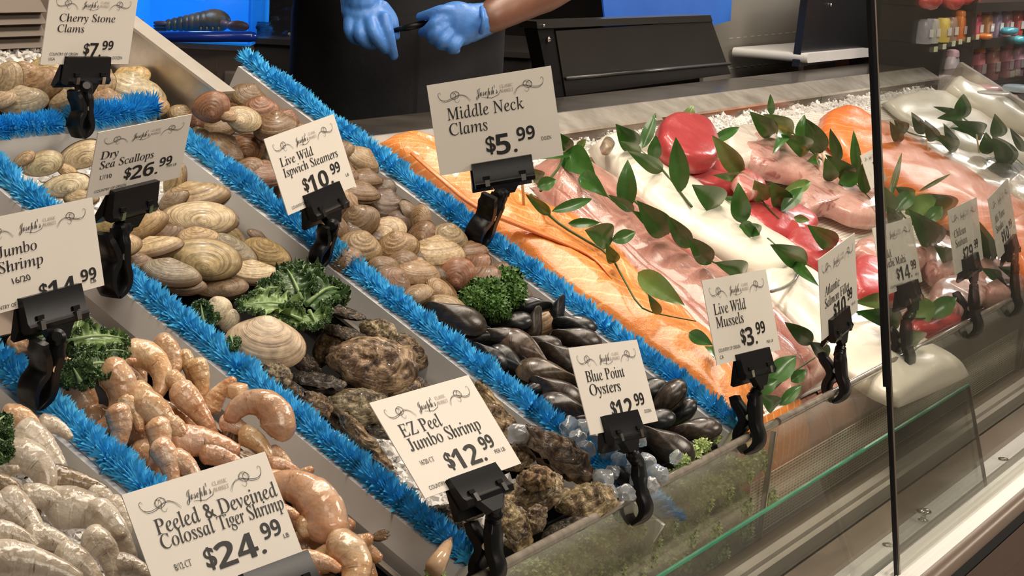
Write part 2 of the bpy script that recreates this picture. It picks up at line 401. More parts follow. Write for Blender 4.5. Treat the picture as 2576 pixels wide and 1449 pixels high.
mb = MB(); pane(mb, gx0, gx1, Vector((0, -0.584, 0.711)), Vector((0, -0.5832, 0.7135)), 0.0062); part('green_edge', mb, green_edge, t, False)
mb = MB(); pane(mb, gx1, gx1+0.002, Vector((0, -0.6295, 0.549)), Vector((0, -0.584, 0.711)), 0.0056); part('side_edge', mb, edge_ac, t, False)
# tall glass, seen edge on at its left end
B0 = Vector((0, -0.655, 0.558)); B1 = Vector((0, -0.510, 1.62))
t = thing('tall_glass_pane', 'tall sloping front glass with a black sealed edge crossing the fish', 'glass pane', Vector((1.6, -0.65, 0.55)))
mb = MB(); pane(mb, 0.283, 3.05, B0, B1, 0.006); part('sheet', mb, clear_gl, t, False)
mb = MB(); m_ = B0.lerp(B1, 0.24)
mb.prism([B0+Vector((0.272, -0.0025, 0)), B0+Vector((0.277, -0.0025, 0)), B0+Vector((0.277, 0.0025, 0)), B0+Vector((0.272, 0.0025, 0))], Vector((0, 0, 0)), m_-B0)
mb.prism([m_+Vector((0.262, -0.003, 0)), m_+Vector((0.277, -0.003, 0)), m_+Vector((0.277, 0.003, 0)), m_+Vector((0.262, 0.003, 0))], Vector((0, 0, 0)), B1-m_)
part('black_seal', mb, black_pl, t, False)
mb = MB(); mb.prism([B0+Vector((0.2775, -0.003, 0)), B0+Vector((0.283, -0.003, 0)), B0+Vector((0.283, 0.003, 0)), B0+Vector((0.2775, 0.003, 0))], Vector((0, 0, 0)), B1-B0)
part('polished_edge', mb, pbr('dark_glass_edge', (0.20, 0.15, 0.115), 0.1, 0.2, (0.36, 0.31, 0.26), 9, spec=0.9), t, False)
# ------------------------------------------------------------------ trays, divider boards and blue fringe
fringe_m = pbr('blue_fringe_plastic', (0.045, 0.44, 0.84), 0.45, 0, (0.10, 0.57, 0.93), 40, spec=0.4)
def fringe(mb, A, B, side, upv, step=0.0048, r0=0.0195, r1=0.0255, wob=1.0):
    """rows of jagged fans along A-B"""
    d = (B-A); L = d.length; d.normalize(); n = int(L/step); ph = rnd.random()*9
    core = [A+upv*0.004, B+upv*0.004]
    mb.tube(core, 0.008, 8)
    for i in range(n+1):
        s = i*step; q = A+d*s+upv*0.002
        cl = mnoise.noise(Vector((s*38+ph, 0.3, 0)))
        lean = -0.75+0.6*wob*cl+rnd.uniform(-.22, .22)
        k = 0.92+0.18*mnoise.noise(Vector((s*55+ph, 5.3, 0)))
        skew = 0.35*wob*mnoise.noise(Vector((s*24+ph, 9.1, 0)))
        c0 = mb.vert(q)
        m = 19; ids = []
        for j in range(m*2+1):
            th = lerp(-1.72, 1.72, j/(2*m))+skew*0.5
            rr = (r1 if j % 2 else r0)*k*rnd.uniform(0.92, 1.08)
            fan = math.cos(th)
            dirv = side*math.sin(th)+upv*fan
            le = lean+(0.35 if j % 2 else 0.0)*rnd.uniform(-.5, 1)
            ids.append(mb.vert(q+(dirv+d*(le*0.8)).normalized()*rr+d*(skew*math.sin(th)*0.012)))
        for a, b in zip(ids[:-1], ids[1:]): mb.face((c0, a, b))
def divider(u, v0, v1, label, flange=True):
    """v0 back end, v1 front end"""
    t = thing('tray_divider', label, 'divider', T(u, (v0+v1)/2, -0.09), 'dividers between the shellfish trays')
    A, B = T(0, v0, 0), T(0, v1, 0)
    mb = MB(); th = 0.006
    prof = [(u-0.026, -0.040), (u-0.018, -0.010), (u-0.012, -0.010), (u-0.018, -0.040), (u-0.012, -0.060), (u-0.034, -0.100), (u-0.040, -0.098), (u-0.020, -0.060)] if flange else [(u-0.02, -0.10), (u-0.02, -0.012), (u-0.012, -0.012), (u-0.012, -0.10)]
    mb.prism([T(a, v0, b) for a, b in prof], Vector((0, 0, 0)), TV*(v1-v0)); part('white_board', mb, white_board, t, False)
    mb = MB(); mb.prism([T(u-0.010, v0, -0.100), T(u-0.010, v0, -0.012), T(u+0.014, v0, -0.012), T(u+0.014, v0, -0.100)], Vector((0, 0, 0)), TV*(v1-v0)); part('backing_strip', mb, white_board, t, False)
    mb = MB(); fringe(mb, T(u+0.002, v0, -0.008), T(u+0.002, v1, -0.008), TX, TN); part('blue_fringe', mb, fringe_m, t, False)
    return t
divider(0.252, 0.452, -0.478, 'white divider with blue fringe between the brown clams and the orange salmon', False)
D2 = divider(-0.092, 0.295, -0.474, 'white divider with blue fringe between the brown clams and the oysters', False)
qa_, qb_ = T(-0.090, -0.470, -0.012), PA(1690, 1312, 1, -0.422)
mb = MB(); fringe(mb, qa_, qb_, TX, (qb_-qa_).cross(TX).normalized()*(-1 if (qb_-qa_).cross(TX).z < 0 else 1)); part('fringe_end', mb, fringe_m, D2, False)
mb = MB(); mb.box((qa_+qb_)/2+Vector((-0.012, 0.004, -0.035)), 0.006, 0.05, 0.06, (TX, TV, TN)); part('board_end', mb, white_board, D2, False)
divider(-0.462, 0.42, -0.478, 'white divider with blue fringe between the oysters and the orange shrimp')
divider(-0.742, 0.02, -0.47, 'white divider with blue fringe between orange shrimp and grey shrimp', False)
# cross strip in front of the large clams
t = thing('cross_divider', 'grey strip topped with blue fringe in front of the large clams', 'divider', T(-0.24, 0.345, -0.09))
mb = MB(); mb.prism([T(0, 0.335, -0.055), T(0, 0.335, -0.018), T(0, 0.345, -0.014), T(0, 0.349, -0.055)], Vector((-0.43, 0, 0)), Vector((-0.075, 0, 0))); part('white_board', mb, white_board, t, False)
mb = MB(); mb.prism([T(0, 0.325, -0.10), T(0, 0.331, -0.056), T(0, 0.349, -0.056), T(0, 0.349, -0.10)], Vector((-0.43, 0, 0)), Vector((-0.075, 0, 0))); part('steel_rim', mb, steel, t, False)
mb = MB(); fringe(mb, T(-0.44, 0.342, -0.010), T(-0.265, 0.345, -0.010), -TV, TN); fringe(mb, T(-0.236, 0.345, -0.008), T(-0.085, 0.345, 0.0), -TV, TN, r1=0.031, r0=0.019); part('blue_fringe', mb, fringe_m, t, False)
def tray(u0, u1, v0, v1, label, m, floor=-0.095):
    t = thing('display_tray', label, 'tray', T((u0+u1)/2, (v0+v1)/2, floor), 'trays holding the shellfish')
    w = 0.002
    mb = MB(); mb.prism([T(u0, v0, floor), T(u1, v0, floor), T(u1, v0, floor+w), T(u0, v0, floor+w)], Vector((0, 0, 0)), TV*(v1-v0)); part('tray_floor', mb, m, t, False)
    for u in (u0, u1-w):
        mb = MB(); mb.prism([T(u, v0, floor), T(u+w, v0, floor), T(u+w, v0, floor+0.042), T(u, v0, floor+0.042)], Vector((0, 0, 0)), TV*(v1-v0)); part('tray_side', mb, m, t, False)
    for v in (v0, v1):
        mb = MB(); mb.prism([T(u0, v, floor), T(u1, v, floor), T(u1, v, floor+0.042), T(u0, v, floor+0.042)], Vector((0, 0, 0)), TV*w); part('tray_end', mb, m, t, False)
    for u in (u0-0.004, u1-0.004):
        mb = MB(); mb.prism([T(u, v0, floor+0.042), T(u+0.008, v0, floor+0.042), T(u+0.008, v0, floor+0.046), T(u, v0, floor+0.046)], Vector((0, 0, 0)), TV*(v1-v0)); part('tray_rim', mb, steel, t, False)
tray(-0.068, 0.222, 0.44, -0.455, 'dark tray under the brown clams and the mussels', black_dull)
tray(-0.438, -0.125, 0.315, -0.455, 'dark tray under the pale steamer clams and the oysters', black_dull)
tray(-0.718, -0.505, 0.04, -0.455, 'dark tray under the orange shrimp', black_dull)
tray(-1.06, -0.782, -0.02, -0.455, 'dark tray under the grey shrimp at lower left', black_dull)
# ------------------------------------------------------------------ crushed ice
ice_m = pbr('crushed_ice', (0.80, 0.78, 0.75), 0.14, 0, (0.62, 0.60, 0.58), 60, (120, 0.5, 0.003), spec=0.7, coat=0.4)
def ice_bed(name, label, u0, u1, v0, v1, n0, hv=0.01, chunk=0.010, dens=1.0, shape=None, seed=1):
    rr = random.Random(seed); mb = MB()
    nu, nv = max(2, int((u1-u0)/0.02)), max(2, int((v1-v0)/0.02))
    rows = []
    def h(u, v): return n0+hv*mnoise.noise(Vector((u*14, v*14, seed)))+(shape(u, v) if shape else 0)
    for i in range(nv+1):
        v = lerp(v0, v1, i/nv); rows.append([T(lerp(u0, u1, j/nu), v, h(lerp(u0, u1, j/nu), v)) for j in range(nu+1)])
    mb.grid(rows)
    for k in range(int((u1-u0)*(v1-v0)/(chunk*chunk)*1.1*dens)):
        u, v = rr.uniform(u0, u1), rr.uniform(v0, v1); c = T(u, v, h(u, v)+chunk*0.15); s = chunk*rr.uniform(0.4, 0.9)
        ax = Matrix.Rotation(rr.uniform(0, 6.28), 3, Vector((rr.uniform(-1, 1), rr.uniform(-1, 1), rr.uniform(-1, 1)))) @ Matrix.Identity(3)
        ids = [mb.vert(c+ax @ Vector(p)*(s*rr.uniform(.6, 1.1))) for p in ((1, 0, 0), (-1, 0, 0), (0, 1, 0), (0, -1, 0), (0, 0, .8), (0, 0, -.8))]
        for f in ((0, 2, 4), (2, 1, 4), (1, 3, 4), (3, 0, 4), (2, 0, 5), (1, 2, 5), (3, 1, 5), (0, 3, 5)): mb.face([ids[i] for i in f])
    o = whole(name, mb, ice_m, label, 'ice', smooth=False); o['kind'] = 'stuff'
    return o
ice_bed('crushed_ice', 'crushed ice heaped behind the large clams', -0.80, -0.04, 0.44, 0.552, -0.022, 0.010, 0.010, 1, lambda u, v: 0.012*min(1, max(0, (v-0.455)/0.05)))
ice_bed('crushed_ice', 'crushed ice under the pale steamers', -0.432, -0.13, 0.06, 0.31, -0.050, 0.008, 0.010, 0.9, seed=2)
ice_bed('crushed_ice', 'crushed ice heaped behind the easy peel shrimp card', -0.43, -0.20, -0.44, -0.23, -0.040, 0.010, 0.009, 1, seed=8)
ice_bed('crushed_ice', 'crushed ice under the grey shrimp', -1.055, -0.79, -0.44, -0.03, -0.050, 0.008, 0.010, 1, seed=3)
ice_bed('crushed_ice', 'strip of crushed ice along the sill behind the fish', 0.32, 3.06, 0.150, 0.222, -0.046, 0.012, 0.010, .8, seed=4)
# ------------------------------------------------------------------ shellfish
def shell_mat(name, lo=0.45, hi=1.35, ring=16, rough=0.42, blotch=(8, 0.5), bs=0.5, coat=0.15, edge=None, umbo=None):
    m, nt, b = new_mat(name)
    oi = nd(nt, 'ShaderNodeObjectInfo'); uv = coord(nt, 'UV')
    ad = nd(nt, 'ShaderNodeVectorMath', operation='ADD'); nt.links.new(uv, ad.inputs[0]); nt.links.new(oi.outputs['Random'], ad.inputs[1])
    f = noise(nt, 1.0, 6, 0.65, mapping(nt, ad.outputs[0], (ring, 1.2, 1)), 0.3)
    col = mixc(nt, 1.0, oi.outputs['Color'], ramp(nt, f, [(0.34, (lo, lo*.9, lo*.8)), (0.5, (1, 1, 1)), (0.66, (hi, hi, hi*.97))]), 'MULTIPLY')
    g = noise(nt, blotch[0], 4, 0.6, coord(nt, 'Object'))
    col = mixc(nt, 1.0, col, ramp(nt, g, [(0.35, (blotch[1],)*3), (0.62, (1.12, 1.12, 1.12))]), 'MULTIPLY')
    sx = nd(nt, 'ShaderNodeSeparateXYZ'); nt.links.new(uv, sx.inputs[0])
    if edge:
        e = ramp(nt, sx.outputs[0], [(0.80, (0, 0, 0)), (1.0, (1, 1, 1))]); col = mixc(nt, e, col, edge)
    if umbo:
        e = ramp(nt, sx.outputs[0], [(0.05, (0.8, 0.8, 0.8)), (0.5, (0, 0, 0))]); col = mixc(nt, e, col, umbo)
    nt.links.new(col, b.inputs['Base Color'])
    b.inputs['Roughness'].default_value = rough; b.inputs['Coat Weight'].default_value = coat; b.inputs['Coat Roughness'].default_value = 0.2
    bump(nt, b, f, bs, 0.002)
    return m
def outline(kind, seed):
    rr = random.Random(seed)
    j = [rr.uniform(-1, 1) for _ in range(12)]
    def o(th):
        c, s = math.cos(th), math.sin(th)
        if kind == 'clam':
            k = 1+0.09*math.exp(-((math.atan2(math.sin(th-PI/2), math.cos(th-PI/2)))/0.45)**2)
            return (0.5*c*k+0.02*s, (0.41+0.02*j[0])*s*k*(1-0.10*c))
        if kind == 'steamer': return (0.5*c, (0.29+0.02*j[0])*s*(1-0.22*c)+0.015*math.sin(2*th))
        if kind == 'surf':
            k = 1+0.10*math.exp(-((math.atan2(math.sin(th-PI/2), math.cos(th-PI/2)))/0.5)**2)
            return (0.5*c, 0.345*s*k)
        if kind == 'cockle': return (0.47*c, 0.5*s+0.03*c)
        if kind == 'mussel': return (0.5*c+0.02*math.cos(2*th), 0.215*s*(1+0.50*c)+0.025*math.sin(2*th+0.3))
        if kind == 'oyster':
            k = 1+0.09*sum(j[q]*math.cos((q+1.5)*th+q+j[q+4]*3) for q in range(4))*0.6+0.03*math.cos(9*th+j[8]*4)+0.02*math.sin(14*th)
            return (0.5*c*k, 0.34*s*(1+0.2*c)*k)
        if kind == 'slab': 
            k = 1+0.07*math.cos(3*th+j[1]*3)+0.03*math.cos(8*th+j[2]*5)
            return (0.5*c*k, 0.20*s*(1+0.25*c)*k)
        if kind == 'blade':
            return (0.5*c+0.01*math.sin(5*th), 0.125*s*(1+0.15*c)+0.03*c*c+0.006*math.sin(7*th))
    return o
UMBO = {'clam': (0.05, 0.37), 'steamer': (-0.06, 0.235), 'surf': (-0.02, 0.31), 'cockle': (0.02, 0.40), 'mussel': (-0.44, 0.0), 'oyster': (-0.40, 0.03), 'slab': (-0.42, 0.0), 'blade': (-0.45, 0.02)}
DEEP = {'clam': 0.25, 'steamer': 0.17, 'surf': 0.21, 'cockle': 0.30, 'mussel': 0.19, 'oyster': 0.15, 'slab': 0.13, 'blade': 0.085}
def valve_mesh(kind, seed, lower=False):
    o = outline(kind, seed); U = UMBO[kind]; D = DEEP[kind]
    rough = kind in ('oyster', 'slab', 'blade')
    NT, NR = (48, 13) if not rough else (60, 18)
    pts = [o(2*PI*k/720) for k in range(720)]
    pol = sorted((math.atan2(y-U[1], x-U[0]), math.hypot(x-U[0], y-U[1])) for x, y in pts)
    def rad(a):
        i = int((a+PI)/(2*PI)*720); best = None
        lo = 0; hi = len(pol)-1
        while lo < hi:
            md = (lo+hi)//2
            if pol[md][0] < a: lo = md+1
            else: hi = md
        return pol[lo][1]
    rows, uvs = [], []
    for i in range(NR+1):
        rho = (i/NR)**0.85; row, uvr = [], []
        for k in range(NT):
            th = 2*PI*k/NT; x, y = o(th); x *= rho; y *= rho
            dx, dy = x-U[0], y-U[1]; dist = math.hypot(dx, dy)
            t = min(1.0, dist/max(1e-4, rad(math.atan2(dy, dx))))
            if rho >= 1: t = 1.0
            z = D*max(0.0, 1-rho**2.3)**0.62
            z += D*0.22*math.exp(-(dist/0.12)**2)*(1 if rho < .97 else 0)
            z -= D*0.10*math.exp(-(((x-U[0]-0.2)/0.12)**2+((y-U[1])/0.1)**2)) if kind in ('clam', 'surf') and rho < .97 else 0
            if kind in ('clam', 'surf', 'cockle', 'steamer'):
                z += D*0.022*math.sin(t*46+mnoise.noise(Vector((t*8, seed, 0)))*3)*(1 if 0.15 < rho < .98 else 0)
            if rough:
                st = (t*7+mnoise.noise(Vector((x*5, y*5, seed)))*1.6) % 1.0
                z += D*(0.30*(st-0.5))*(0.4+0.6*rho)
                nv = mnoise.noise(Vector((x*9, y*9, seed+3.3)))
                z += D*0.45*nv*(1-0.5*rho); x += 0.014*nv; y += 0.016*mnoise.noise(Vector((x*12, y*12, seed+7)))
                if rho >= 1: z += D*0.35*mnoise.noise(Vector((math.cos(th)*3, math.sin(th)*3, seed)))
            row.append(Vector((x, y, -z if lower else z)))
            uvr.append((t, abs(math.atan2(dy, dx))/PI))
        rows.append(row); uvs.append(uvr)
    mb = MB(); mb.grid(rows, uvs, closed=True)
    me = mb.mesh(kind+'_valve', [], True, recalc=False)
    return me
SH_M = {'clam': shell_mat('brown_clam_shell', 0.5, 1.35, 18, 0.36, (22, 0.62), 0.5),
        'steamer': shell_mat('pale_steamer_shell', 0.42, 1.25, 20, 0.34, (16, 0.72), 0.6, edge=(0.16, 0.09, 0.045)),
        'surf': shell_mat('banded_clam_shell', 0.42, 1.22, 22, 0.42, (9, 0.7), 0.6, umbo=(0.78, 0.66, 0.50)),
        'big': shell_mat('tan_clam_shell', 0.6, 1.2, 20, 0.42, (14, 0.6), 0.5),
        'cockle': shell_mat('pale_round_clam_shell', 0.7, 1.15, 24, 0.42, (14, 0.75), 0.4),
        'mussel': shell_mat('black_mussel_shell', 0.55, 1.7, 9, 0.30, (14, 0.5), 0.35, 0.35)}
def oyster_mat(name, cols):
    m, nt, b = new_mat(name)
    uv = coord(nt, 'UV'); ob = coord(nt, 'Object'); oi = nd(nt, 'ShaderNodeObjectInfo')
    ad = nd(nt, 'ShaderNodeVectorMath', operation='ADD'); nt.links.new(ob, ad.inputs[0]); nt.links.new(oi.outputs['Random'], ad.inputs[1])
    f = noise(nt, 5.5, 7, 0.68, ad.outputs[0], 0.6); g = noise(nt, 1, 5, 0.7, mapping(nt, uv, (14, 1.5, 1)), 0.8)
    col = ramp(nt, f, [(0.30, cols[0]), (0.43, cols[1]), (0.55, cols[2]), (0.68, cols[3])])
    col = mixc(nt, 1.0, col, ramp(nt, g, [(0.35, (0.35, 0.30, 0.26)), (0.6, (1.15, 1.15, 1.15))]), 'MULTIPLY')
    col = mixc(nt, 1.0, col, oi.outputs['Color'], 'MULTIPLY')
    nt.links.new(col, b.inputs['Base Color']); b.inputs['Roughness'].default_value = 0.42; b.inputs['Coat Weight'].default_value = 0.25
    ma = nd(nt, 'ShaderNodeMath', operation='ADD'); nt.links.new(f, ma.inputs[0]); nt.links.new(g, ma.inputs[1])
    bump(nt, b, ma.outputs[0], 0.8, 0.006)
    return m
SH_M['oyster'] = oyster_mat('oyster_shell', [(0.028, 0.018, 0.011), (0.13, 0.085, 0.05), (0.42, 0.33, 0.21), (0.66, 0.57, 0.42)])
SH_M['slab'] = oyster_mat('dark_oyster_shell', [(0.012, 0.008, 0.006), (0.05, 0.032, 0.02), (0.16, 0.11, 0.07), (0.36, 0.27, 0.17)])
VALVES = {}
def valves(kind, i, mat):
    key = (kind, i, mat.name)
    if key not in VALVES:
        a, b = valve_mesh(kind, i*7+3), valve_mesh(kind, i*7+3, True)
        b.flip_normals()
        a.materials.append(mat); b.materials.append(mat); VALVES[key] = (a, b)
    return VALVES[key]
def add_shell(name, cat, kind, mat, px, py, w, rot, tilt, col, n=0.0, gap=0.0, deep=1.0, group=None, label=None, yy=None, flip=False):
    p = P(px, py, n) if yy is None else yy
    s = w/pxm(p)
    M = pose(p, rot, tilt)
    if flip: M = M @ Matrix.Rotation(PI, 4, 'Z')
    M = scaled(M, (s, s, s*deep))
    t = thing(name, label, cat, M, group)
    a, b = valves(kind, rnd.randrange(4), mat)
    for me, sg in ((a, 1), (b, -1)):
        o = link('shell_half', me, t)
        o.color = (col[0]*rnd.uniform(.92, 1.06), col[1], col[2]*rnd.uniform(.92, 1.04), 1)
        U = UMBO[kind]
        if gap: o.matrix_basis = Matrix.Translation((0, U[1]+.12, 0)) @ Matrix.Rotation(math.radians(gap)*sg*0.5, 4, 'X') @ Matrix.Translation((0, -U[1]-.12, 0))
        else: o.matrix_basis = Matrix.Translation((0, 0, 0.006*sg))
    return t
def pile(items, lab, u_lo, u_hi, tray):
    """items: (object, colour word, u, v); name every piece by its column and its place from the back"""
    cols = {'left': [], 'middle': [], 'right': []}
    for o, word in items:
        p = o.location if o.parent is None else o.matrix_basis.translation
        u = p.x; f = (u-u_lo)/(u_hi-u_lo)
        cols['left' if f < 1/3 else 'right' if f > 2/3 else 'middle'].append((-p.y, o, word))
    for side, lst in cols.items():
        lst.sort(key=lambda q: q[0])
        for i, (_, o, word) in enumerate(lst):
            o['label'] = '%s %s, %s, %s side of %s' % (word, lab, ORD[i].replace('from the back', 'from back') if i < 30 else 'last', side, tray)
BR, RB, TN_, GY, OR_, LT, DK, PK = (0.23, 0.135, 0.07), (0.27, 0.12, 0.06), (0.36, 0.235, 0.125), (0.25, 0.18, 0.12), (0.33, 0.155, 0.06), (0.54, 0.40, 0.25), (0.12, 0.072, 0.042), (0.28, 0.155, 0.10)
CW = {id(BR): 'brown', id(RB): 'reddish brown', id(TN_): 'tan', id(GY): 'greyish brown', id(OR_): 'orange brown', id(LT): 'light tan', id(DK): 'dark brown', id(PK): 'pinkish brown'}
# small brown clams -----------------------------------------------------------
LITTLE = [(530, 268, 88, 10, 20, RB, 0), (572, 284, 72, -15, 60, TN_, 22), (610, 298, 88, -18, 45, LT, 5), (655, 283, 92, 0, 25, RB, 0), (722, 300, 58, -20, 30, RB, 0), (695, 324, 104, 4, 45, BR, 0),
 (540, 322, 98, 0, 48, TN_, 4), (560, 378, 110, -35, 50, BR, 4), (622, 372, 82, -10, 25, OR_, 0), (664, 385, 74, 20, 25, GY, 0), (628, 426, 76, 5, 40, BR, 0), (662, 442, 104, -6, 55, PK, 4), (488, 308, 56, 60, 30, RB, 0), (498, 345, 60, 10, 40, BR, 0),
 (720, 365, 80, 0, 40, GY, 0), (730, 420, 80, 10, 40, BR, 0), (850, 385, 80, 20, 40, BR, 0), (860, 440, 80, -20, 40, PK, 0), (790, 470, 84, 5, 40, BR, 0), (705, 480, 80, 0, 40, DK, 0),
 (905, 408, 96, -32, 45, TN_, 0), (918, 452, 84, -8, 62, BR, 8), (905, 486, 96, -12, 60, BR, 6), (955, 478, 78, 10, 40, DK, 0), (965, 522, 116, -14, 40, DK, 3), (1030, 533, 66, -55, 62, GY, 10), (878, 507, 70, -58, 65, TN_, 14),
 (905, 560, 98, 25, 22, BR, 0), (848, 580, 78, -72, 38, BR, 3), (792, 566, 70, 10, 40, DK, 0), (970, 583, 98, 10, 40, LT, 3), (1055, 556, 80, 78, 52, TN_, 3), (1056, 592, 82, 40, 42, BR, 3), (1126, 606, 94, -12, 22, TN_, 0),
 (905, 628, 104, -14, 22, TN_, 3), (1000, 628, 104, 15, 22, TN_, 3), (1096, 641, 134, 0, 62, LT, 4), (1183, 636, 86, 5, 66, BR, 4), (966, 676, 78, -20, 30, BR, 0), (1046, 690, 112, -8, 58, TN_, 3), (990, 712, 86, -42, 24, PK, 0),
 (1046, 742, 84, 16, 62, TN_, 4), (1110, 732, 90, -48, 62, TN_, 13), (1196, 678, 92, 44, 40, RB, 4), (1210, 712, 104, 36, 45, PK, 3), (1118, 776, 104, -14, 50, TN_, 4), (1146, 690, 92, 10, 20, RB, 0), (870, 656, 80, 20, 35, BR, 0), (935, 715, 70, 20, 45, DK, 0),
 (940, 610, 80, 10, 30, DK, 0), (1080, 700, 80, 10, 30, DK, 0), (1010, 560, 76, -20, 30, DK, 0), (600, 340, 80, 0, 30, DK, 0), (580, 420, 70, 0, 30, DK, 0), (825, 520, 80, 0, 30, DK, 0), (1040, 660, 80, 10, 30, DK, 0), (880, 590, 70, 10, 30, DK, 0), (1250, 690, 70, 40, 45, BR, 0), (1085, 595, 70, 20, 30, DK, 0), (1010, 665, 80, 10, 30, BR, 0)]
GRP = 'brown clams heaped in the tray beside the salmon'
its = []
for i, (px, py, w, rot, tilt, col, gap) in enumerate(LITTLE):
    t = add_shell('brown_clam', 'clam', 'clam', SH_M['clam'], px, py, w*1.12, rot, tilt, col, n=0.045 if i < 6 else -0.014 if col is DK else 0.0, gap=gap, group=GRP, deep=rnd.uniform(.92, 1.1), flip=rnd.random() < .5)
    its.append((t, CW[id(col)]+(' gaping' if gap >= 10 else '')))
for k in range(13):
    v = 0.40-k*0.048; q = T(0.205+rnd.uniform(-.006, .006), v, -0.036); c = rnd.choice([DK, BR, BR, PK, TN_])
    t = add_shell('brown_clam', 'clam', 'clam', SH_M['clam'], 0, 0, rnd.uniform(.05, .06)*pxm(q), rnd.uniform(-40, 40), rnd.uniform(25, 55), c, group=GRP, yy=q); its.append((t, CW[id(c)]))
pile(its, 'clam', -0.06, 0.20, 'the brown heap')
# long pale steamers ----------------------------------------------------------
CR1, CR2, YL, GB, DB = (0.64, 0.50, 0.31), (0.50, 0.355, 0.19), (0.52, 0.35, 0.14), (0.33, 0.26, 0.18), (0.21, 0.13, 0.07)
for c, wd in ((CR1, 'cream'), (CR2, 'tan'), (YL, 'yellowish'), (GB, 'greyish'), (DB, 'brown')): CW[id(c)] = wd
STEAM = [(105, 412, 106, 15, 15, CR1), (205, 390, 118, 20, 20, CR1), (168, 430, 60, -30, 30, CR2), (165, 468, 122, 12, 40, CR1), (205, 500, 84, 0, 40, CR2), (442, 455, 92, 70, 25, CR2), (492, 500, 168, 8, 52, CR2), (438, 505, 80, 30, 30, GB),
 (500, 553, 190, -2, 50, CR1), (362, 567, 124, 22, 25, CR2), (415, 594, 96, 20, 30, DB), (585, 600, 92, -60, 22, CR2), (392, 626, 136, 12, 62, CR1), (505, 653, 196, -5, 32, CR2), (572, 636, 150, -18, 25, GB), (668, 640, 128, -18, 22, YL),
 (641, 689, 134, -5, 46, CR1), (431, 690, 146, -10, 42, GB), (559, 726, 126, 5, 55, DB), (650, 598, 64, -35, 55, DB), (275, 570, 84, 30, 25, YL), (300, 620, 110, 10, 35, CR2), (500, 602, 110, 0, 35, CR2), (340, 530, 110, 0, 35, DB), (470, 720, 96, 0, 40, DB), (60, 400, 60, 30, 30, CR2), (330, 660, 110, 0, 40, DB), (520, 695, 120, 0, 40, DB), (610, 655, 110, 0, 40, DB)]
GRP = 'long pale steamer clams heaped on ice'
its = []
for i, (px, py, w, rot, tilt, col) in enumerate(STEAM):
    t = add_shell('steamer_clam', 'clam', 'steamer', SH_M['steamer'], px, py, w*1.07, rot, tilt, col, n=-0.016 if col is DB else 0.0, gap=4 if rnd.random() < .4 else 0, group=GRP, flip=rnd.random() < .4)
    its.append((t, CW[id(col)]))
pile(its, 'steamer clam', -0.42, -0.15, 'the pale heap')
add_shell('surf_clam', 'clam', 'surf', SH_M['surf'], 668, 866, 206, -8, 28, (0.60, 0.46, 0.30), n=0.006, gap=3, label='large banded surf clam with pale hump among the oysters, under the curly kale')
add_shell('round_clam', 'clam', 'cockle', SH_M['cockle'], 550, 782, 78, 20, 25, (0.72, 0.57, 0.42), n=0.002, label='small round cream clam beside the kale, touching the blue fringe')
add_shell('round_clam', 'clam', 'cockle', SH_M['cockle'], 577, 806, 66, 60, 45, (0.70, 0.55, 0.40), n=0.0, label='small round tan clam just in front of the cream clam beside the kale')
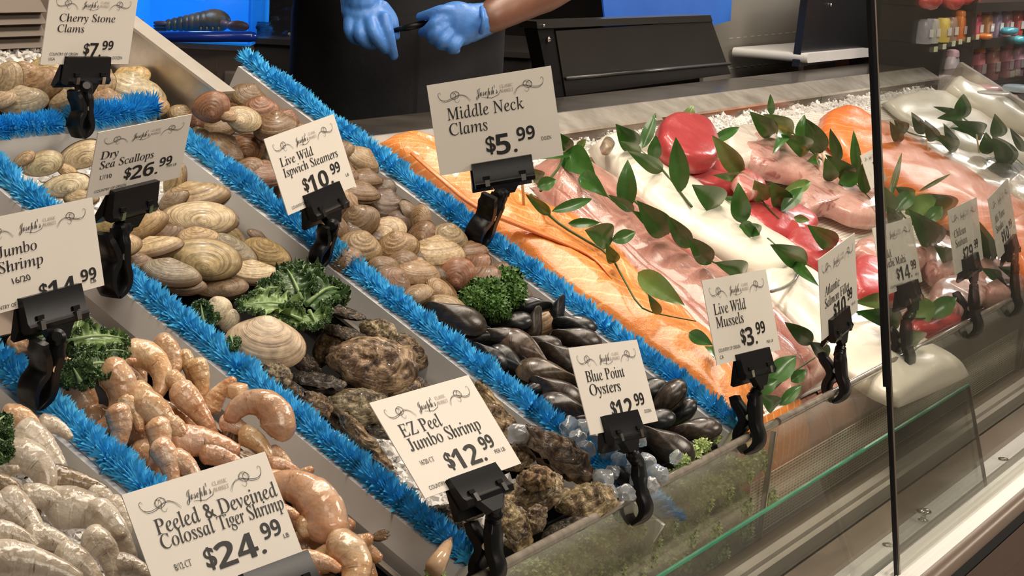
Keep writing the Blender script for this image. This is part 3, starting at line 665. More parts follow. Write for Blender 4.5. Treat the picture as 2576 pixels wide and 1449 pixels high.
# oysters ---------------------------------------------------------------------
W1, D1 = (1, 1, 1), (0.75, 0.7, 0.65)
OYS = [(862, 786, 112, -15, 60, 'slab', W1, .8, 0.0, 'dark oyster shell edge sticking out under the kale'),
 (952, 836, 104, -20, 25, 'oyster', (1.3, 1.28, 1.15), 1.5, 0.01, 'pale rocky oyster against the white divider'),
 (876, 846, 128, -22, 55, 'slab', (.8, .75, .7), 1, 0.0, 'dark ribbed oyster left of the pale rocky oyster'),
 (936, 916, 232, -10, 28, 'oyster', (.95, .85, .72), 1, 0.006, 'largest oyster, brown and cream, above the easy peel shrimp card'),
 (697, 938, 84, -30, 35, 'oyster', (1.1, 1.05, 1), 1, 0.0, 'small pale oyster at the blue fringe under the surf clam'),
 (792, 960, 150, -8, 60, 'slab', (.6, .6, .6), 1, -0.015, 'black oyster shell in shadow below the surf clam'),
 (800, 1014, 86, -40, 40, 'oyster', (.8, .62, .45), 1, 0.0, 'small rusty brown oyster beside the shrimp tail on the fringe'),
 (900, 1022, 160, -5, 34, 'oyster', (.75, .72, .6), .9, 0.0, 'ringed greenish oyster left of the easy peel shrimp card'),
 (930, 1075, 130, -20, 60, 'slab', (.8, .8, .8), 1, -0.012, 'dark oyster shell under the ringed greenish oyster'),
 (924, 1128, 226, -52, 40, 'blade', (.95, .85, .68), 1.3, 0.004, 'long narrow brown oyster lying along the blue fringe'),
 (1245, 1030, 170, -54, 35, 'blade', (1.5, 1.35, 1.05), 1.4, 0.0, 'long pale oyster behind the right edge of the easy peel card'),
 (1262, 1080, 150, -60, 40, 'oyster', (1.1, 1, .85), 1, -0.01, 'tan oyster under the long pale oyster behind the card'),
 (1396, 1140, 232, -32, 46, 'slab', (1.05, .95, .85), 1.4, 0.008, 'big dark gaping oyster behind the ice cubes'),
 (1350, 1238, 160, 10, 30, 'oyster', (1.15, 1.1, 1), 1, -0.004, 'broad cream oyster under the round capped oyster'),
 (1348, 1205, 100, 5, 30, 'oyster', (1.2, 1.1, .95), 1.8, 0.016, 'round capped oyster standing on top near the front lip'),
 (1474, 1264, 156, 10, 35, 'oyster', (1.1, .98, .8), 1.1, 0.0, 'tan oyster against the front lip beside the black sign clamp'),
 (1344, 1312, 92, 60, 35, 'oyster', (.75, .7, .65), 1.5, 0.008, 'small grey oyster at the front lip below the capped oyster'),
 (1285, 1318, 150, -62, 30, 'oyster', (1.15, 1.05, .8), 1, 0.0, 'pale yellowish oyster standing beside the easy peel sign clamp'),
 (1138, 1292, 150, 0, 45, 'slab', (1.1, 1, .85), 1, 0.0, 'brown oyster behind the stem of the easy peel sign clamp'),
 (1150, 1326, 130, -48, 40, 'slab', (1, .85, .9), 1.1, 0.0, 'purplish oyster touching the blue fringe near the front'),
 (1230, 1255, 130, 10, 40, 'oyster', (1.1, .95, .75), 1, -0.01, 'tan oyster half hidden behind the easy peel sign clip'),
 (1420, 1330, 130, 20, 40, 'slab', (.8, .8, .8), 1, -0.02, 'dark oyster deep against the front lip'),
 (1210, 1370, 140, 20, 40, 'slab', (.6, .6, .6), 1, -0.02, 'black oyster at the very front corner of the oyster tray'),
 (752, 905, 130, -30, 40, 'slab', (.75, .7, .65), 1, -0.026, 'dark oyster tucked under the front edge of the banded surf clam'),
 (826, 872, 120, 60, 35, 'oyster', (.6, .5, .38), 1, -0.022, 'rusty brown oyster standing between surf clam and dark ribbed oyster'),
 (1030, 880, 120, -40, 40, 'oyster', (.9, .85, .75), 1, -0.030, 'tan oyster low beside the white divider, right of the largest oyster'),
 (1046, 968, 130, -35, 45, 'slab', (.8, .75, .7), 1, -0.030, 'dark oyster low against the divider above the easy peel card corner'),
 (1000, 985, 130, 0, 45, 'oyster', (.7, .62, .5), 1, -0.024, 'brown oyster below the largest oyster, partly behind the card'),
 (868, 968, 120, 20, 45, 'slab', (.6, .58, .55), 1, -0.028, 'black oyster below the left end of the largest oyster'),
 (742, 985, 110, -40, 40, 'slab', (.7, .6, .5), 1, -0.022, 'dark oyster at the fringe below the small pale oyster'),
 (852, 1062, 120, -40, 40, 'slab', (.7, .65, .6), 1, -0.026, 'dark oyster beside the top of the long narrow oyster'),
 (1010, 1050, 130, -20, 40, 'oyster', (.8, .72, .55), 1, -0.026, 'olive brown oyster just left of the easy peel card'),
 (1300, 1150, 120, 20, 40, 'oyster', (.8, .7, .55), 1, -0.02, 'brown oyster between the card and the big dark oyster')]
for px, py, w, rot, tilt, kind, col, dp, n, lab in OYS:
    add_shell('oyster', 'oyster', kind, SH_M['oyster' if kind != 'slab' else 'slab'], px, py, w, rot, tilt, col, n=n, deep=dp, gap=2, group='oysters heaped at the front of the middle tray', label=lab)
# mussels ---------------------------------------------------------------------
BK, BB, BW = (0.012, 0.012, 0.014), (0.045, 0.032, 0.024), (0.10, 0.065, 0.042)
CW[id(BK)] = 'black'; CW[id(BB)] = 'blackish brown'; CW[id(BW)] = 'brown'
MUS = [(1142, 800, 156, -20, 45, BB), (1402, 781, 86, 68, 25, BK), (1343, 816, 96, 74, 30, BB), (1443, 819, 108, -5, 60, BK), (1447, 853, 122, -10, 45, BB), (1364, 864, 90, -6, 50, BB), (1258, 848, 108, -8, 50, BB), (1326, 888, 148, -38, 32, BW), (1409, 898, 128, -28, 40, BB),
 (1284, 915, 116, -42, 35, BK), (1378, 945, 150, -14, 42, BW), (1281, 815, 110, 10, 45, BK), (1395, 985, 140, -26, 35, BB), (1425, 1030, 136, -20, 45, BB), (1335, 985, 76, 30, 40, BK), (1674, 1012, 128, 48, 45, BB), (1706, 1046, 104, 42, 40, BK), (1745, 1086, 130, 8, 50, BB),
 (1672, 1116, 148, -28, 38, BB), (1210, 850, 110, -10, 45, BK), (1230, 895, 104, -30, 45, BK), (1340, 935, 110, -40, 45, BK), (1290, 875, 100, 20, 45, BK), (1480, 880, 100, -10, 45, BK), (1480, 960, 120, -30, 40, BB), (1500, 1010, 120, -10, 40, BK), (1560, 940, 120, -30, 40, BB), (1620, 990, 120, 20, 40, BK), (1640, 1060, 110, 10, 40, BK), (1540, 1060, 120, -20, 40, BK), (1190, 820, 100, -20, 40, BK), (1480, 1060, 100, -20, 45, BB), (1760, 1120, 90, -10, 50, BK), (1720, 1130, 100, -20, 50, BK), (1340, 770, 100, 0, 40, BK), (1580, 1010, 110, -10, 40, BK)]
its = []
for px, py, w, rot, tilt, col in MUS:
    t = add_shell('mussel', 'mussel', 'mussel', SH_M['mussel'], px, py, w*1.08, rot, tilt, col, n=-0.012 if col is BK else 0.0, gap=0, deep=1.15, group='black mussels heaped at the front', flip=rnd.random() < .5)
    its.append((t, CW[id(col)]))
for k in range(6):
    q = T(0.203+rnd.uniform(-.008, .008), -0.24-k*0.042, -0.040)
    t = add_shell('mussel', 'mussel', 'mussel', SH_M['mussel'], 0, 0, 0.062*pxm(q), rnd.uniform(-40, 10), 45, BK, group='black mussels heaped at the front', yy=q); its.append((t, 'black'))
pile(its, 'mussel', -0.06, 0.20, 'the mussel heap')
# large clams beyond the cross strip --------------------------------------------
GD, TG, TB = (0.58, 0.41, 0.20), (0.50, 0.38, 0.24), (0.42, 0.27, 0.14)
for c, wd in ((GD, 'golden'), (TG, 'tan'), (TB, 'brown')): CW[id(c)] = wd
BIG = [(18, 205, 104, 60, 25, TG), (104, 217, 124, 30, 25, TB), (118, 188, 110, 10, 30, GD), (186, 214, 116, -30, 30, TG), (58, 256, 124, 8, 45, TG), (166, 256, 90, 20, 62, TG), (248, 222, 100, 40, 30, TB), (322, 205, 116, 25, 45, GD), (330, 236, 170, -12, 45, TG), (440, 236, 124, -62, 20, GD), (8, 252, 70, 20, 45, TG), (480, 282, 62, 50, 30, TB), (455, 290, 66, -20, 30, TB), (230, 190, 100, 10, 40, TG), (270, 258, 90, 0, 40, TB), (400, 200, 90, 0, 30, TB), (60, 190, 100, 0, 30, TB), (380, 268, 90, 0, 40, TB)]
its = []
for px, py, w, rot, tilt, col in BIG:
    t = add_shell('large_clam', 'clam', 'surf' if rnd.random() < .3 else 'clam', SH_M['big'], px, py, w*1.05, rot, tilt, col, n=-0.002, gap=3, group='large clams heaped behind the cross strip')
    its.append((t, CW[id(col)]))
pile(its, 'large clam', -0.42, 0.02, 'the large clam heap')
# ------------------------------------------------------------------ shrimp
def shrimp_mat(name, c_lo, c_mid, c_hi, rough=0.16, vein=(0.10, 0.06, 0.03), edge=(0.55, 0.22, 0.08)):
    m, nt, b = new_mat(name)
    uv = coord(nt, 'UV'); ob = coord(nt, 'Object'); oi = nd(nt, 'ShaderNodeObjectInfo')
    ad = nd(nt, 'ShaderNodeVectorMath', operation='ADD'); nt.links.new(ob, ad.inputs[0]); nt.links.new(oi.outputs['Random'], ad.inputs[1])
    f = noise(nt, 2.6, 4, 0.6, ad.outputs[0]); col = ramp(nt, f, [(0.3, c_lo), (0.5, c_mid), (0.72, c_hi)])
    g = noise(nt, 1, 4, 0.7, mapping(nt, uv, (24, 5, 1)), 0.4)
    col = mixc(nt, ramp(nt, g, [(0.62, (0, 0, 0)), (0.72, (0.7, 0.7, 0.7))]), col, vein)
    sx = nd(nt, 'ShaderNodeSeparateXYZ'); nt.links.new(uv, sx.inputs[0])
    sg = nd(nt, 'ShaderNodeMath', operation='MULTIPLY'); nt.links.new(sx.outputs[0], sg.inputs[0]); sg.inputs[1].default_value = 6.0
    fr = nd(nt, 'ShaderNodeMath', operation='FRACT'); nt.links.new(sg.outputs[0], fr.inputs[0])
    col = mixc(nt, ramp(nt, fr.outputs[0], [(0.84, (0, 0, 0)), (0.97, (0.30, 0.30, 0.30))]), col, edge)
    col = mixc(nt, ramp(nt, sx.outputs[0], [(0.70, (0, 0, 0)), (1.0, (0.75, 0.75, 0.75))]), col, edge)
    col = mixc(nt, 1.0, col, oi.outputs['Color'], 'MULTIPLY')
    nt.links.new(col, b.inputs['Base Color']); b.inputs['Roughness'].default_value = rough
    b.inputs['Coat Weight'].default_value = 0.8; b.inputs['Coat Roughness'].default_value = 0.08
    b.inputs['Subsurface Weight'].default_value = 0.25; b.inputs['Subsurface Radius'].default_value = (0.3, 0.15, 0.08); b.inputs['Subsurface Scale'].default_value = 0.02
    bump(nt, b, noise(nt, 5, 3, 0.5, ob), 0.25, 0.02)
    return m
sm_or = shrimp_mat('peach_shrimp_flesh', (0.62, 0.33, 0.16), (0.74, 0.50, 0.31), (0.82, 0.66, 0.50))
sm_gr = shrimp_mat('grey_shrimp_flesh', (0.38, 0.31, 0.24), (0.56, 0.49, 0.40), (0.74, 0.69, 0.60), edge=(0.26, 0.20, 0.12))
sm_dk = shrimp_mat('dark_shrimp_shell', (0.10, 0.07, 0.045), (0.22, 0.16, 0.10), (0.34, 0.27, 0.17), 0.22, (0.03, 0.02, 0.012), (0.04, 0.03, 0.02))
sm_tail = pbr('shrimp_tail', (0.10, 0.06, 0.035), 0.25, 0, (0.22, 0.14, 0.08), 40, coat=0.4)
def shrimp_mesh(curl, seed, slim=1.0, segs=6):
    """unit length along the outside of the bend; lies in the local xy plane"""
    mb = MB(); NL, NS = 44, 16; rows, uvs = [], []
    a = math.radians(curl); R = 1.0/max(a, 0.05)
    def centre(t):
        th = a*t
        return Vector((R*math.sin(th), -R*(1-math.cos(th)), 0)), Vector((math.cos(th), -math.sin(th), 0))
    mid = (centre(0)[0]+centre(1)[0]+centre(0.5)[0]*2)/4
    for i in range(NL+1):
        t = i/NL; c, d = centre(t); nrm = Vector((d.y, -d.x, 0))
        r = 0.172*slim*(1-0.60*t**1.7)*(math.sqrt(max(0, 1-(1-min(1, t/0.16))**2)))*(1+0.10*math.sin(PI*min(1, t/.6)))
        if t > 0.965: r *= max(0.25, (1-t)/0.035)
        seg = (t*segs) % 1.0
        r *= 1+0.045*(seg-0.5)*(1 if t > .12 else 0)
        row, ur = [], []
        for k in range(NS):
            ph = 2*PI*k/NS
            q = r*(1-0.10*max(0, -math.cos(ph)))
            w = 1+0.03*mnoise.noise(Vector((t*6, math.cos(ph)*1.5, seed+math.sin(ph))))
            row.append(c-mid+(-nrm)*(q*math.cos(ph)*1.08*w)+Vector((0, 0, 1))*(q*math.sin(ph)*0.86*w)); ur.append((t, k/NS))
        rows.append(row); uvs.append(ur)
    mb.grid(rows, uvs, closed=True, cap0=True, cap1=True)
    end, d = centre(1)
    return mb, end-mid, d
def tail_mesh(end, d):
    mb = MB()
    n = Vector((d.y, -d.x, 0))
    for k, s in enumerate((-1.2, -0.45, 0.4, 1.1)):
        q = (d+n*(s*0.30)).normalized(); w = Vector((-q.y, q.x, 0)); L = 0.30-0.04*abs(s)
        row0, row1 = [], []
        rows = []
        for i in range(6):
            t = i/5; ww = 0.055*math.sin(PI*min(1, 0.12+t*0.82))
            c = end-d*0.04+q*(L*t)+Vector((0, 0, 0.02*(k-1.5)*t))
            rows.append([c-w*ww, c+Vector((0, 0, 0.018)), c+w*ww, c-Vector((0, 0, 0.012))])
        mb.grid(rows, closed=True, cap0=True, cap1=True)
    return mb
SHR = {}
def shrimp(px, py, w, rot, curl, mat, label, grp, tail=False, n=0.0, tilt=12, flip=False, slim=1.0, col=(1, 1, 1), tmat=None):
    key = (round(curl/15), slim, mat.name)
    if key not in SHR:
        mb, e, d = shrimp_mesh(curl, len(SHR)*2.3, slim); SHR[key] = (mb.mesh('shrimp_body', mat), tail_mesh(e, d).mesh('shrimp_tail', sm_tail), mb)
    bm_, tm, mb = SHR[key]
    p = P(px, py, n)
    ext = max(v.x for v in mb.v)-min(v.x for v in mb.v)
    s = w/pxm(p)/ext
    M = pose(p, rot, tilt)
    if flip: M = M @ Matrix.Diagonal((1, -1, -1, 1))
    t = thing('shrimp', label, 'shrimp', scaled(M, s), grp)
    o = link('body', bm_, t); o.color = (col[0], col[1], col[2], 1)
    if tail: link('tail_fan', tm, t)
    return t
G1 = 'peach easy peel shrimp heaped in their tray'
PS = [(276, 1004, 118, -20, 150, 0, 0), (312, 922, 66, 60, 60, 0, 0), (372, 932, 104, 20, 150, 0, 0), (417, 908, 92, -20, 120, 0, 0), (372, 1014, 118, -30, 45, 0, 0), (490, 1032, 168, -42, 20, 0, 0), (397, 1063, 166, -18, 55, 0, 0), (292, 1085, 128, -62, 60, 0, 0),
 (512, 1122, 178, 14, 50, 1, 0), (645, 1052, 138, 55, 215, 1, 1), (556, 994, 108, 75, 45, 0, 0), (500, 958, 112, -60, 50, 1, 0), (390, 1118, 118, -58, 70, 1, 0), (416, 1172, 128, -42, 60, 0, 0), (560, 1158, 120, 5, 60, 0, 0), (645, 1124, 104, -10, 70, 0, 0), (330, 985, 100, 0, 60, 0, 0), (450, 985, 100, -30, 60, 0, 0), (450, 1100, 100, -30, 60, 0, 0), (330, 1040, 100, -30, 60, 0, 0), (600, 1085, 100, 0, 60, 0, 0), (470, 1190, 120, -20, 60, 0, 0),
 (706, 1152, 74, -20, 50, 0, 0), (716, 1178, 84, 5, 50, 0, 0), (752, 1208, 92, 65, 45, 0, 0), (748, 1276, 162, 70, 150, 0, 1), (806, 1336, 118, 14, 60, 0, 0), (862, 1388, 170, 38, 25, 1, 0), (896, 1396, 106, 40, 90, 0, 0), (856, 1436, 120, 0, 180, 0, 0), (690, 1215, 110, 40, 70, 0, 0), (800, 1420, 110, 20, 60, 0, 0), (700, 1290, 100, 20, 60, 0, 0), (390, 885, 80, 30, 60, 0, 0), (470, 925, 90, -50, 50, 0, 0)]
its = []
for i, (px, py, w, rot, curl, tl, fl) in enumerate(PS):
    k = rnd.uniform(.80, 1.02)
    t = shrimp(px, py, w, rot, curl, sm_or, None, G1, bool(tl), n=0.004 if i != 9 else 0.024, flip=bool(fl), slim=1.15 if curl < 40 else 1.28 if curl < 100 else 1.12, col=(k, k*rnd.uniform(.92, 1.02), k*rnd.uniform(.85, 1.02)), tilt=rnd.uniform(5, 28))
    its.append((t, ('tightly curled' if curl > 110 else 'nearly straight' if curl < 40 else 'bent')+(' tailed' if tl else '')))
for k in range(26):
    v = -0.005-(k//2)*0.0345; u = (-0.665 if k % 2 else -0.575)+rnd.uniform(-.03, .03); q = T(u, v, -0.030)
    r_ = (q-CAMP); d3 = ROW.transposed() @ r_; kk = rnd.uniform(.8, 1.0)
    t = shrimp(FW/2+FPX*d3.x/d3.z, FH/2+FPX*d3.y/d3.z, rnd.uniform(.052, .064)*FPX/d3.z, rnd.uniform(-60, 40), rnd.choice([45, 60, 75]), sm_or, None, G1, rnd.random() < .35, n=-0.030, slim=1.28, col=(kk, kk*.93, kk*.86), tilt=rnd.uniform(5, 30)); its.append((t, 'half hidden bent'))
pile(its, 'peach shrimp', -0.72, -0.50, 'the peach heap')
G2 = 'grey tiger shrimp heaped on ice at lower left'
TS = [(58, 1068, 84, 20, 110, 0, sm_or), (104, 1139, 176, -25, 45, 0, sm_gr), (72, 1190, 116, 30, 150, 0, sm_gr), (180, 1218, 182, 3, 30, 0, sm_dk), (205, 1215, 96, 10, 45, 0, sm_gr), (30, 1238, 120, -12, 40, 1, sm_dk), (60, 1305, 178, -34, 35, 1, sm_gr), (215, 1310, 176, 20, 90, 0, sm_gr), (28, 1356, 128, 15, 60, 0, sm_gr), (282, 1350, 196, -34, 40, 1, sm_gr), (80, 1432, 250, 8, 40, 0, sm_gr), (200, 1428, 140, -10, 60, 0, sm_gr), (6, 1200, 90, 60, 60, 0, sm_gr), (120, 1270, 120, 20, 80, 0, sm_gr), (256, 1400, 130, -20, 70, 0, sm_gr), (330, 1436, 120, 10, 60, 0, sm_gr), (130, 1370, 130, 10, 60, 0, sm_gr), (140, 1080, 90, 0, 60, 0, sm_gr), (20, 1130, 90, 30, 60, 0, sm_gr), (262, 1262, 100, -10, 60, 0, sm_gr), (10, 1290, 120, 0, 60, 0, sm_gr), (300, 1300, 100, -30, 60, 0, sm_gr)]
its = []
for i, (px, py, w, rot, curl, tl, m) in enumerate(TS):
    k = rnd.uniform(1.02, 1.2)
    t = shrimp(px, py, w, rot, curl, m, None, G2, bool(tl), n=0.004, slim=1.15 if curl < 45 else 1.35, col=(k, k, k), tilt=rnd.uniform(5, 25))
    its.append((t, 'dark shelled' if m is sm_dk else 'orange tinted' if m is sm_or else 'pale grey'+(' tailed' if tl else '')))
pile(its, 'tiger shrimp', -1.02, -0.80, 'the grey heap')
# cut chunk and shrimp legs on the fringe
mb = MB(); p = P(597, 984, 0.03); s = 62/pxm(p)
mb.ball(p, s*0.5, 16, 10, (1, 0.8, 0.8), None, lambda d: 1/max(abs(d.x), abs(d.y), abs(d.z))**0.55*0.86)
whole('fish_chunk', mb, sm_or, 'small cut orange chunk resting on the curled shrimp at the fringe', 'fish chunk')
mb = MB(); p0, p1 = P(1092, 1432, 0.02), P(1136, 1352, 0.035)
mb.tube([p0, p0.lerp(p1, 0.4), p0.lerp(p1, .75), p1], [0.010, 0.009, 0.006, 0.001], 8); whole('shrimp_tail_tip', mb, sm_or, 'loose pinkish shrimp tail caught upright in the blue fringe near the front', 'shrimp tail')
# ------------------------------------------------------------------ ice cubes at the front corner
cube_m = pbr('clear_ice', (0.86, 0.90, 0.93), 0.06, 0, (0.72, 0.78, 0.83), 50, (60, 0.4, 0.004), spec=0.7, trans=0.7, coat=0.5)
CUB = [(1300, 1092, 60), (1430, 1072, 54), (1462, 1078, 58), (1498, 1100, 60), (1452, 1100, 46), (1528, 1130, 66), (1560, 1160, 64), (1540, 1190, 44), (1628, 1168, 60), (1655, 1192, 60), (1600, 1210, 50), (1515, 1206, 66), (1528, 1240, 58), (1640, 1220, 44), (1575, 1240, 50), (1700, 1150, 40), (1612, 1105, 40), (1475, 1130, 50), (1590, 1180, 46)]
order = sorted(range(len(CUB)), key=lambda i: CUB[i][1])
for rank, i in enumerate(order):
    px, py, w = CUB[i]; p = P(px, py, 0.012); s = w*1.2/pxm(p)/2; mb = MB(); sd = i*1.7
    ax = Matrix.Rotation(rnd.uniform(0, 6), 3, Vector((rnd.random(), rnd.random(), rnd.random()+.1)))
    mb.ball(p, s, 14, 9, (1, .85, .75), [ax.col[0], ax.col[1], ax.col[2]], lambda d: (0.72/max(abs(d.x), abs(d.y), abs(d.z))**0.4)*1.1*(1+0.38*mnoise.noise(d*1.6+Vector((sd, 0, 0)))))
    whole('ice_chunk', mb, cube_m, 'clear ice chunk by the oyster card clamp, %s' % ORD[rank], 'ice chunk', 'ice chunks at the front corner', sh=40)
# ------------------------------------------------------------------ garnish
kale_m = pbr('kale_leaf', (0.03, 0.075, 0.02), 0.4, 0, (0.085, 0.165, 0.05), 60, (120, 0.4, 0.002), coat=0.15)
kale_l = pbr('pale_kale_leaf', (0.17, 0.29, 0.09), 0.4, 0, (0.26, 0.38, 0.14), 50, (120, 0.4, 0.002), coat=0.15)
pars_m = pbr('curly_parsley', (0.035, 0.11, 0.018), 0.5, 0, (0.10, 0.21, 0.035), 90)
moss_m = pbr('curly_garnish', (0.34, 0.46, 0.15), 0.5, 0, (0.52, 0.62, 0.28), 90)
rib_m = pbr('pale_rib', (0.26, 0.38, 0.16), 0.4)
def curly(mb, c, r, count, sz, seed, squash=0.8):
    rr = random.Random(seed)
    mb.ball(c, r*0.72, 14, 9, (1, 1, squash), None, lambda d: 1+0.25*mnoise.noise(d*3+Vector((seed, 0, 0))))
    for k in range(count):
        d = Vector((rr.gauss(0, 1), rr.gauss(0, 1), rr.gauss(0, 1))).normalized()
        if d.dot(CB) < -0.4: d = -d
        p = c+Vector((d.x, d.y, d.z*squash))*(r*rr.uniform(0.70, 1.0)*(1+0.25*mnoise.noise(d*2.5+Vector((seed, 0, 0)))))
        a = d.orthogonal().normalized(); a.rotate(Matrix.Rotation(rr.uniform(0, 6.28), 3, d)); b = d.cross(a)
        ring = [mb.vert(p+d*(sz*0.2))]
        m = 7
        for j in range(m):
            th = 2*PI*j/m; ring.append(mb.vert(p+a*(math.cos(th)*sz)+b*(math.sin(th)*sz)+d*(sz*0.75*(1 if j % 2 else -0.5)*rr.uniform(.5, 1.2))))
        for j in range(m): mb.face((ring[0], ring[1+j], ring[1+(j+1) % m]))
def kale_leaf(mb, base, tip, wid, upv, amp=0.25, seed=0.0, mi=0, cup=0.2):
    L = (tip-base).length; d = (tip-base)/L; sd = d.cross(upv).normalized(); up = sd.cross(d)
    NL, NW = 64, 21; rows = []
    for i in range(NL):
        t = i/(NL-1); w = wid*(math.sin(PI*min(1, 0.10+0.9*t))**0.6)
        row = []
        for j in range(NW):
            q = lerp(-1, 1, j/(NW-1)); e = abs(q)**2.2
            sg = 1 if q > 0 else 2.3
            r = amp*wid*(e*(0.9*math.sin(t*37+seed*sg+q*3)+0.8*math.sin(t*83+seed*2*sg))+(0.25+e)*1.3*mnoise.noise(Vector((t*9, q*3.5, seed))))
            sdv = amp*0.6*wid*e*math.cos(t*38+seed*3)
            row.append(base+d*(L*t+sdv)+sd*(q*w*(1+0.10*math.sin(t*47+seed*sg)+0.25*mnoise.noise(Vector((t*7, 2 if q > 0 else 5, seed)))))+up*(r+cup*wid*q*q+0.12*L*math.sin(PI*t)))
        rows.append(row)
    mb.grid(rows, mi=mi)
    return [base+d*(L*t)+up*(0.004+0.12*L*math.sin(PI*t)) for t in (0, .2, .4, .6, .8, .95)]
def bunch(name, label, leaves, m=None, cat='garnish', group=None):
    c = leaves[0][0].copy(); t = thing(name, label, cat, c, group); mb = MB(); rb = MB()
    for k, (b, tp, w, pale) in enumerate(leaves):
        rib = kale_leaf(mb, b, tp, w, (CB*0.7+Vector((0, 0, 1))*0.6).normalized(), seed=k*2.1+len(leaves), mi=1 if pale else 0)
        rb.tube(rib, [0.003, 0.0022, 0.0017, 0.0013, 0.0009, 0.0004], 6)
    part('leaf_blade', mb, [kale_m, kale_l], t); part('leaf_rib', rb, rib_m, t)
    eb = MB(); sd0 = len(name)
    for k, (b, tp, w, pale) in enumerate(leaves):
        d = (tp-b); up = (CB*0.7+Vector((0, 0, 1))*0.6).normalized(); sdv = d.normalized().cross(up).normalized()
        for s in (-1, 1):
            for i in range(7):
                f = 0.18+0.13*i; q = b+d*f+sdv*(s*w*math.sin(PI*min(1, .1+.9*f))**.6*rnd.uniform(.75, 1.05))+up*(0.12*d.length*math.sin(PI*f)+w*rnd.uniform(0, .3))
                curly(eb, q, max(0.004, w*0.24), 16, max(0.0022, w*0.11), k*3+i+s)
    part('curly_edge', eb, kale_m, t, False)
    return t
def K(x0, y0, n0, x1, y1, n1, w, pale=0): 
    a, b = P(x0, y0, n0), P(x1, y1, n1); return (a, b, w/pxm(a)/2, pale)
bunch('kale_bunch', 'ruffled green kale between the pale steamers and the oysters', [K(760, 790, .02, 600, 775, .02, 90, 1), K(760, 810, .03, 690, 790, .02, 80, 1), K(740, 760, .02, 770, 670, .03, 110), K(770, 770, .03, 860, 740, .02, 100), K(730, 740, .02, 650, 735, .02, 70), K(780, 790, .03, 800, 830, .03, 90, 1), K(760, 760, .03, 720, 680, .03, 90), K(800, 720, .02, 870, 760, .02, 70)])
bunch('kale_bunch', 'small kale sprig between the blue fringe and the round cream clam', [K(515, 830, -.01, 505, 760, .01, 50), K(520, 820, -.01, 540, 780, .0, 40), K(580, 860, -.01, 590, 880, .01, 30)])
bunch('kale_bunch', 'kale leaf below the jumbo shrimp card in front of the shrimp', [K(150, 870, .02, 325, 862, .03, 70, 1), K(200, 860, .02, 80, 860, .02, 80), K(190, 930, .02, 300, 930, .02, 90), K(180, 900, .01, 210, 790, .03, 60, 1), K(200, 960, .02, 180, 920, .03, 80), K(230, 900, .0, 320, 890, .01, 80), K(150, 940, 0, 240, 960, .02, 90)])
bunch('kale_bunch', 'dark curly kale at the left edge beside the grey shrimp', [K(-30, 1100, .02, 20, 1050, .03, 60), K(-20, 1110, .02, 22, 1120, .03, 70), K(-10, 1130, .02, 14, 1160, .02, 60)])
def parsley(label, cl, m, n=0.01, sz=0.0042, dens=1.0, name='parsley_bunch', group=None):
    mb = MB()
    for k, (px, py, w) in enumerate(cl):
        p = P(px, py, n) if not isinstance(px, Vector) else px
        r = w/pxm(p)/2; curly(mb, p, r, int(150*dens*(r/0.022)**2)+30, sz, k+len(cl))
    return whole(name, mb, m, label, 'garnish', group, smooth=False)
parsley('dark green curly parsley between the brown clams and the mussels', [(1230, 740, 110), (1275, 700, 80), (1190, 755, 80), (1285, 745, 80), (1245, 770, 90), (1210, 725, 60), (1300, 720, 50)], pars_m, 0.012)
parsley('tiny parsley tuft at the bottom edge beside the white divider', [(1095, 1446, 44)], moss_m, 0.0)
parsley('parsley tuft behind the front lip beside the mussels', [(1715, 1160, 44), (1740, 1142, 48), (1765, 1122, 48), (1790, 1100, 44)], moss_m, 0.0)
GB_ = [(1330, 1440), (1420, 1400), (1500, 1360), (1570, 1330), (1650, 1310), (1700, 1350), (1740, 1260), (1790, 1230), (1760, 1330), (1840, 1190), (1840, 1270), (1600, 1400), (1680, 1410), (1520, 1430), (1880, 1160), (1780, 1390), (1840, 1330), (1715, 1215), (1440, 1449), (1610, 1360), (1860, 1370), (1570, 1440), (1740, 1440), (1830, 1410), (1900, 1250), (1380, 1449), (1460, 1430)]
order = sorted(range(len(GB_)), key=lambda i: GB_[i][0])
for rank, i in enumerate(order):
    px, py = GB_[i]; p = PA(px, py, 1, -0.4105)
    parsley('curly green garnish packed behind the clear lip, %s from its left end' % ('first' if rank == 0 else ORD[rank].split()[0]), [(p, 0, 104)], moss_m, sz=0.0042, dens=1.1, name='curly_garnish', group='curly garnish packed behind the clear lip')
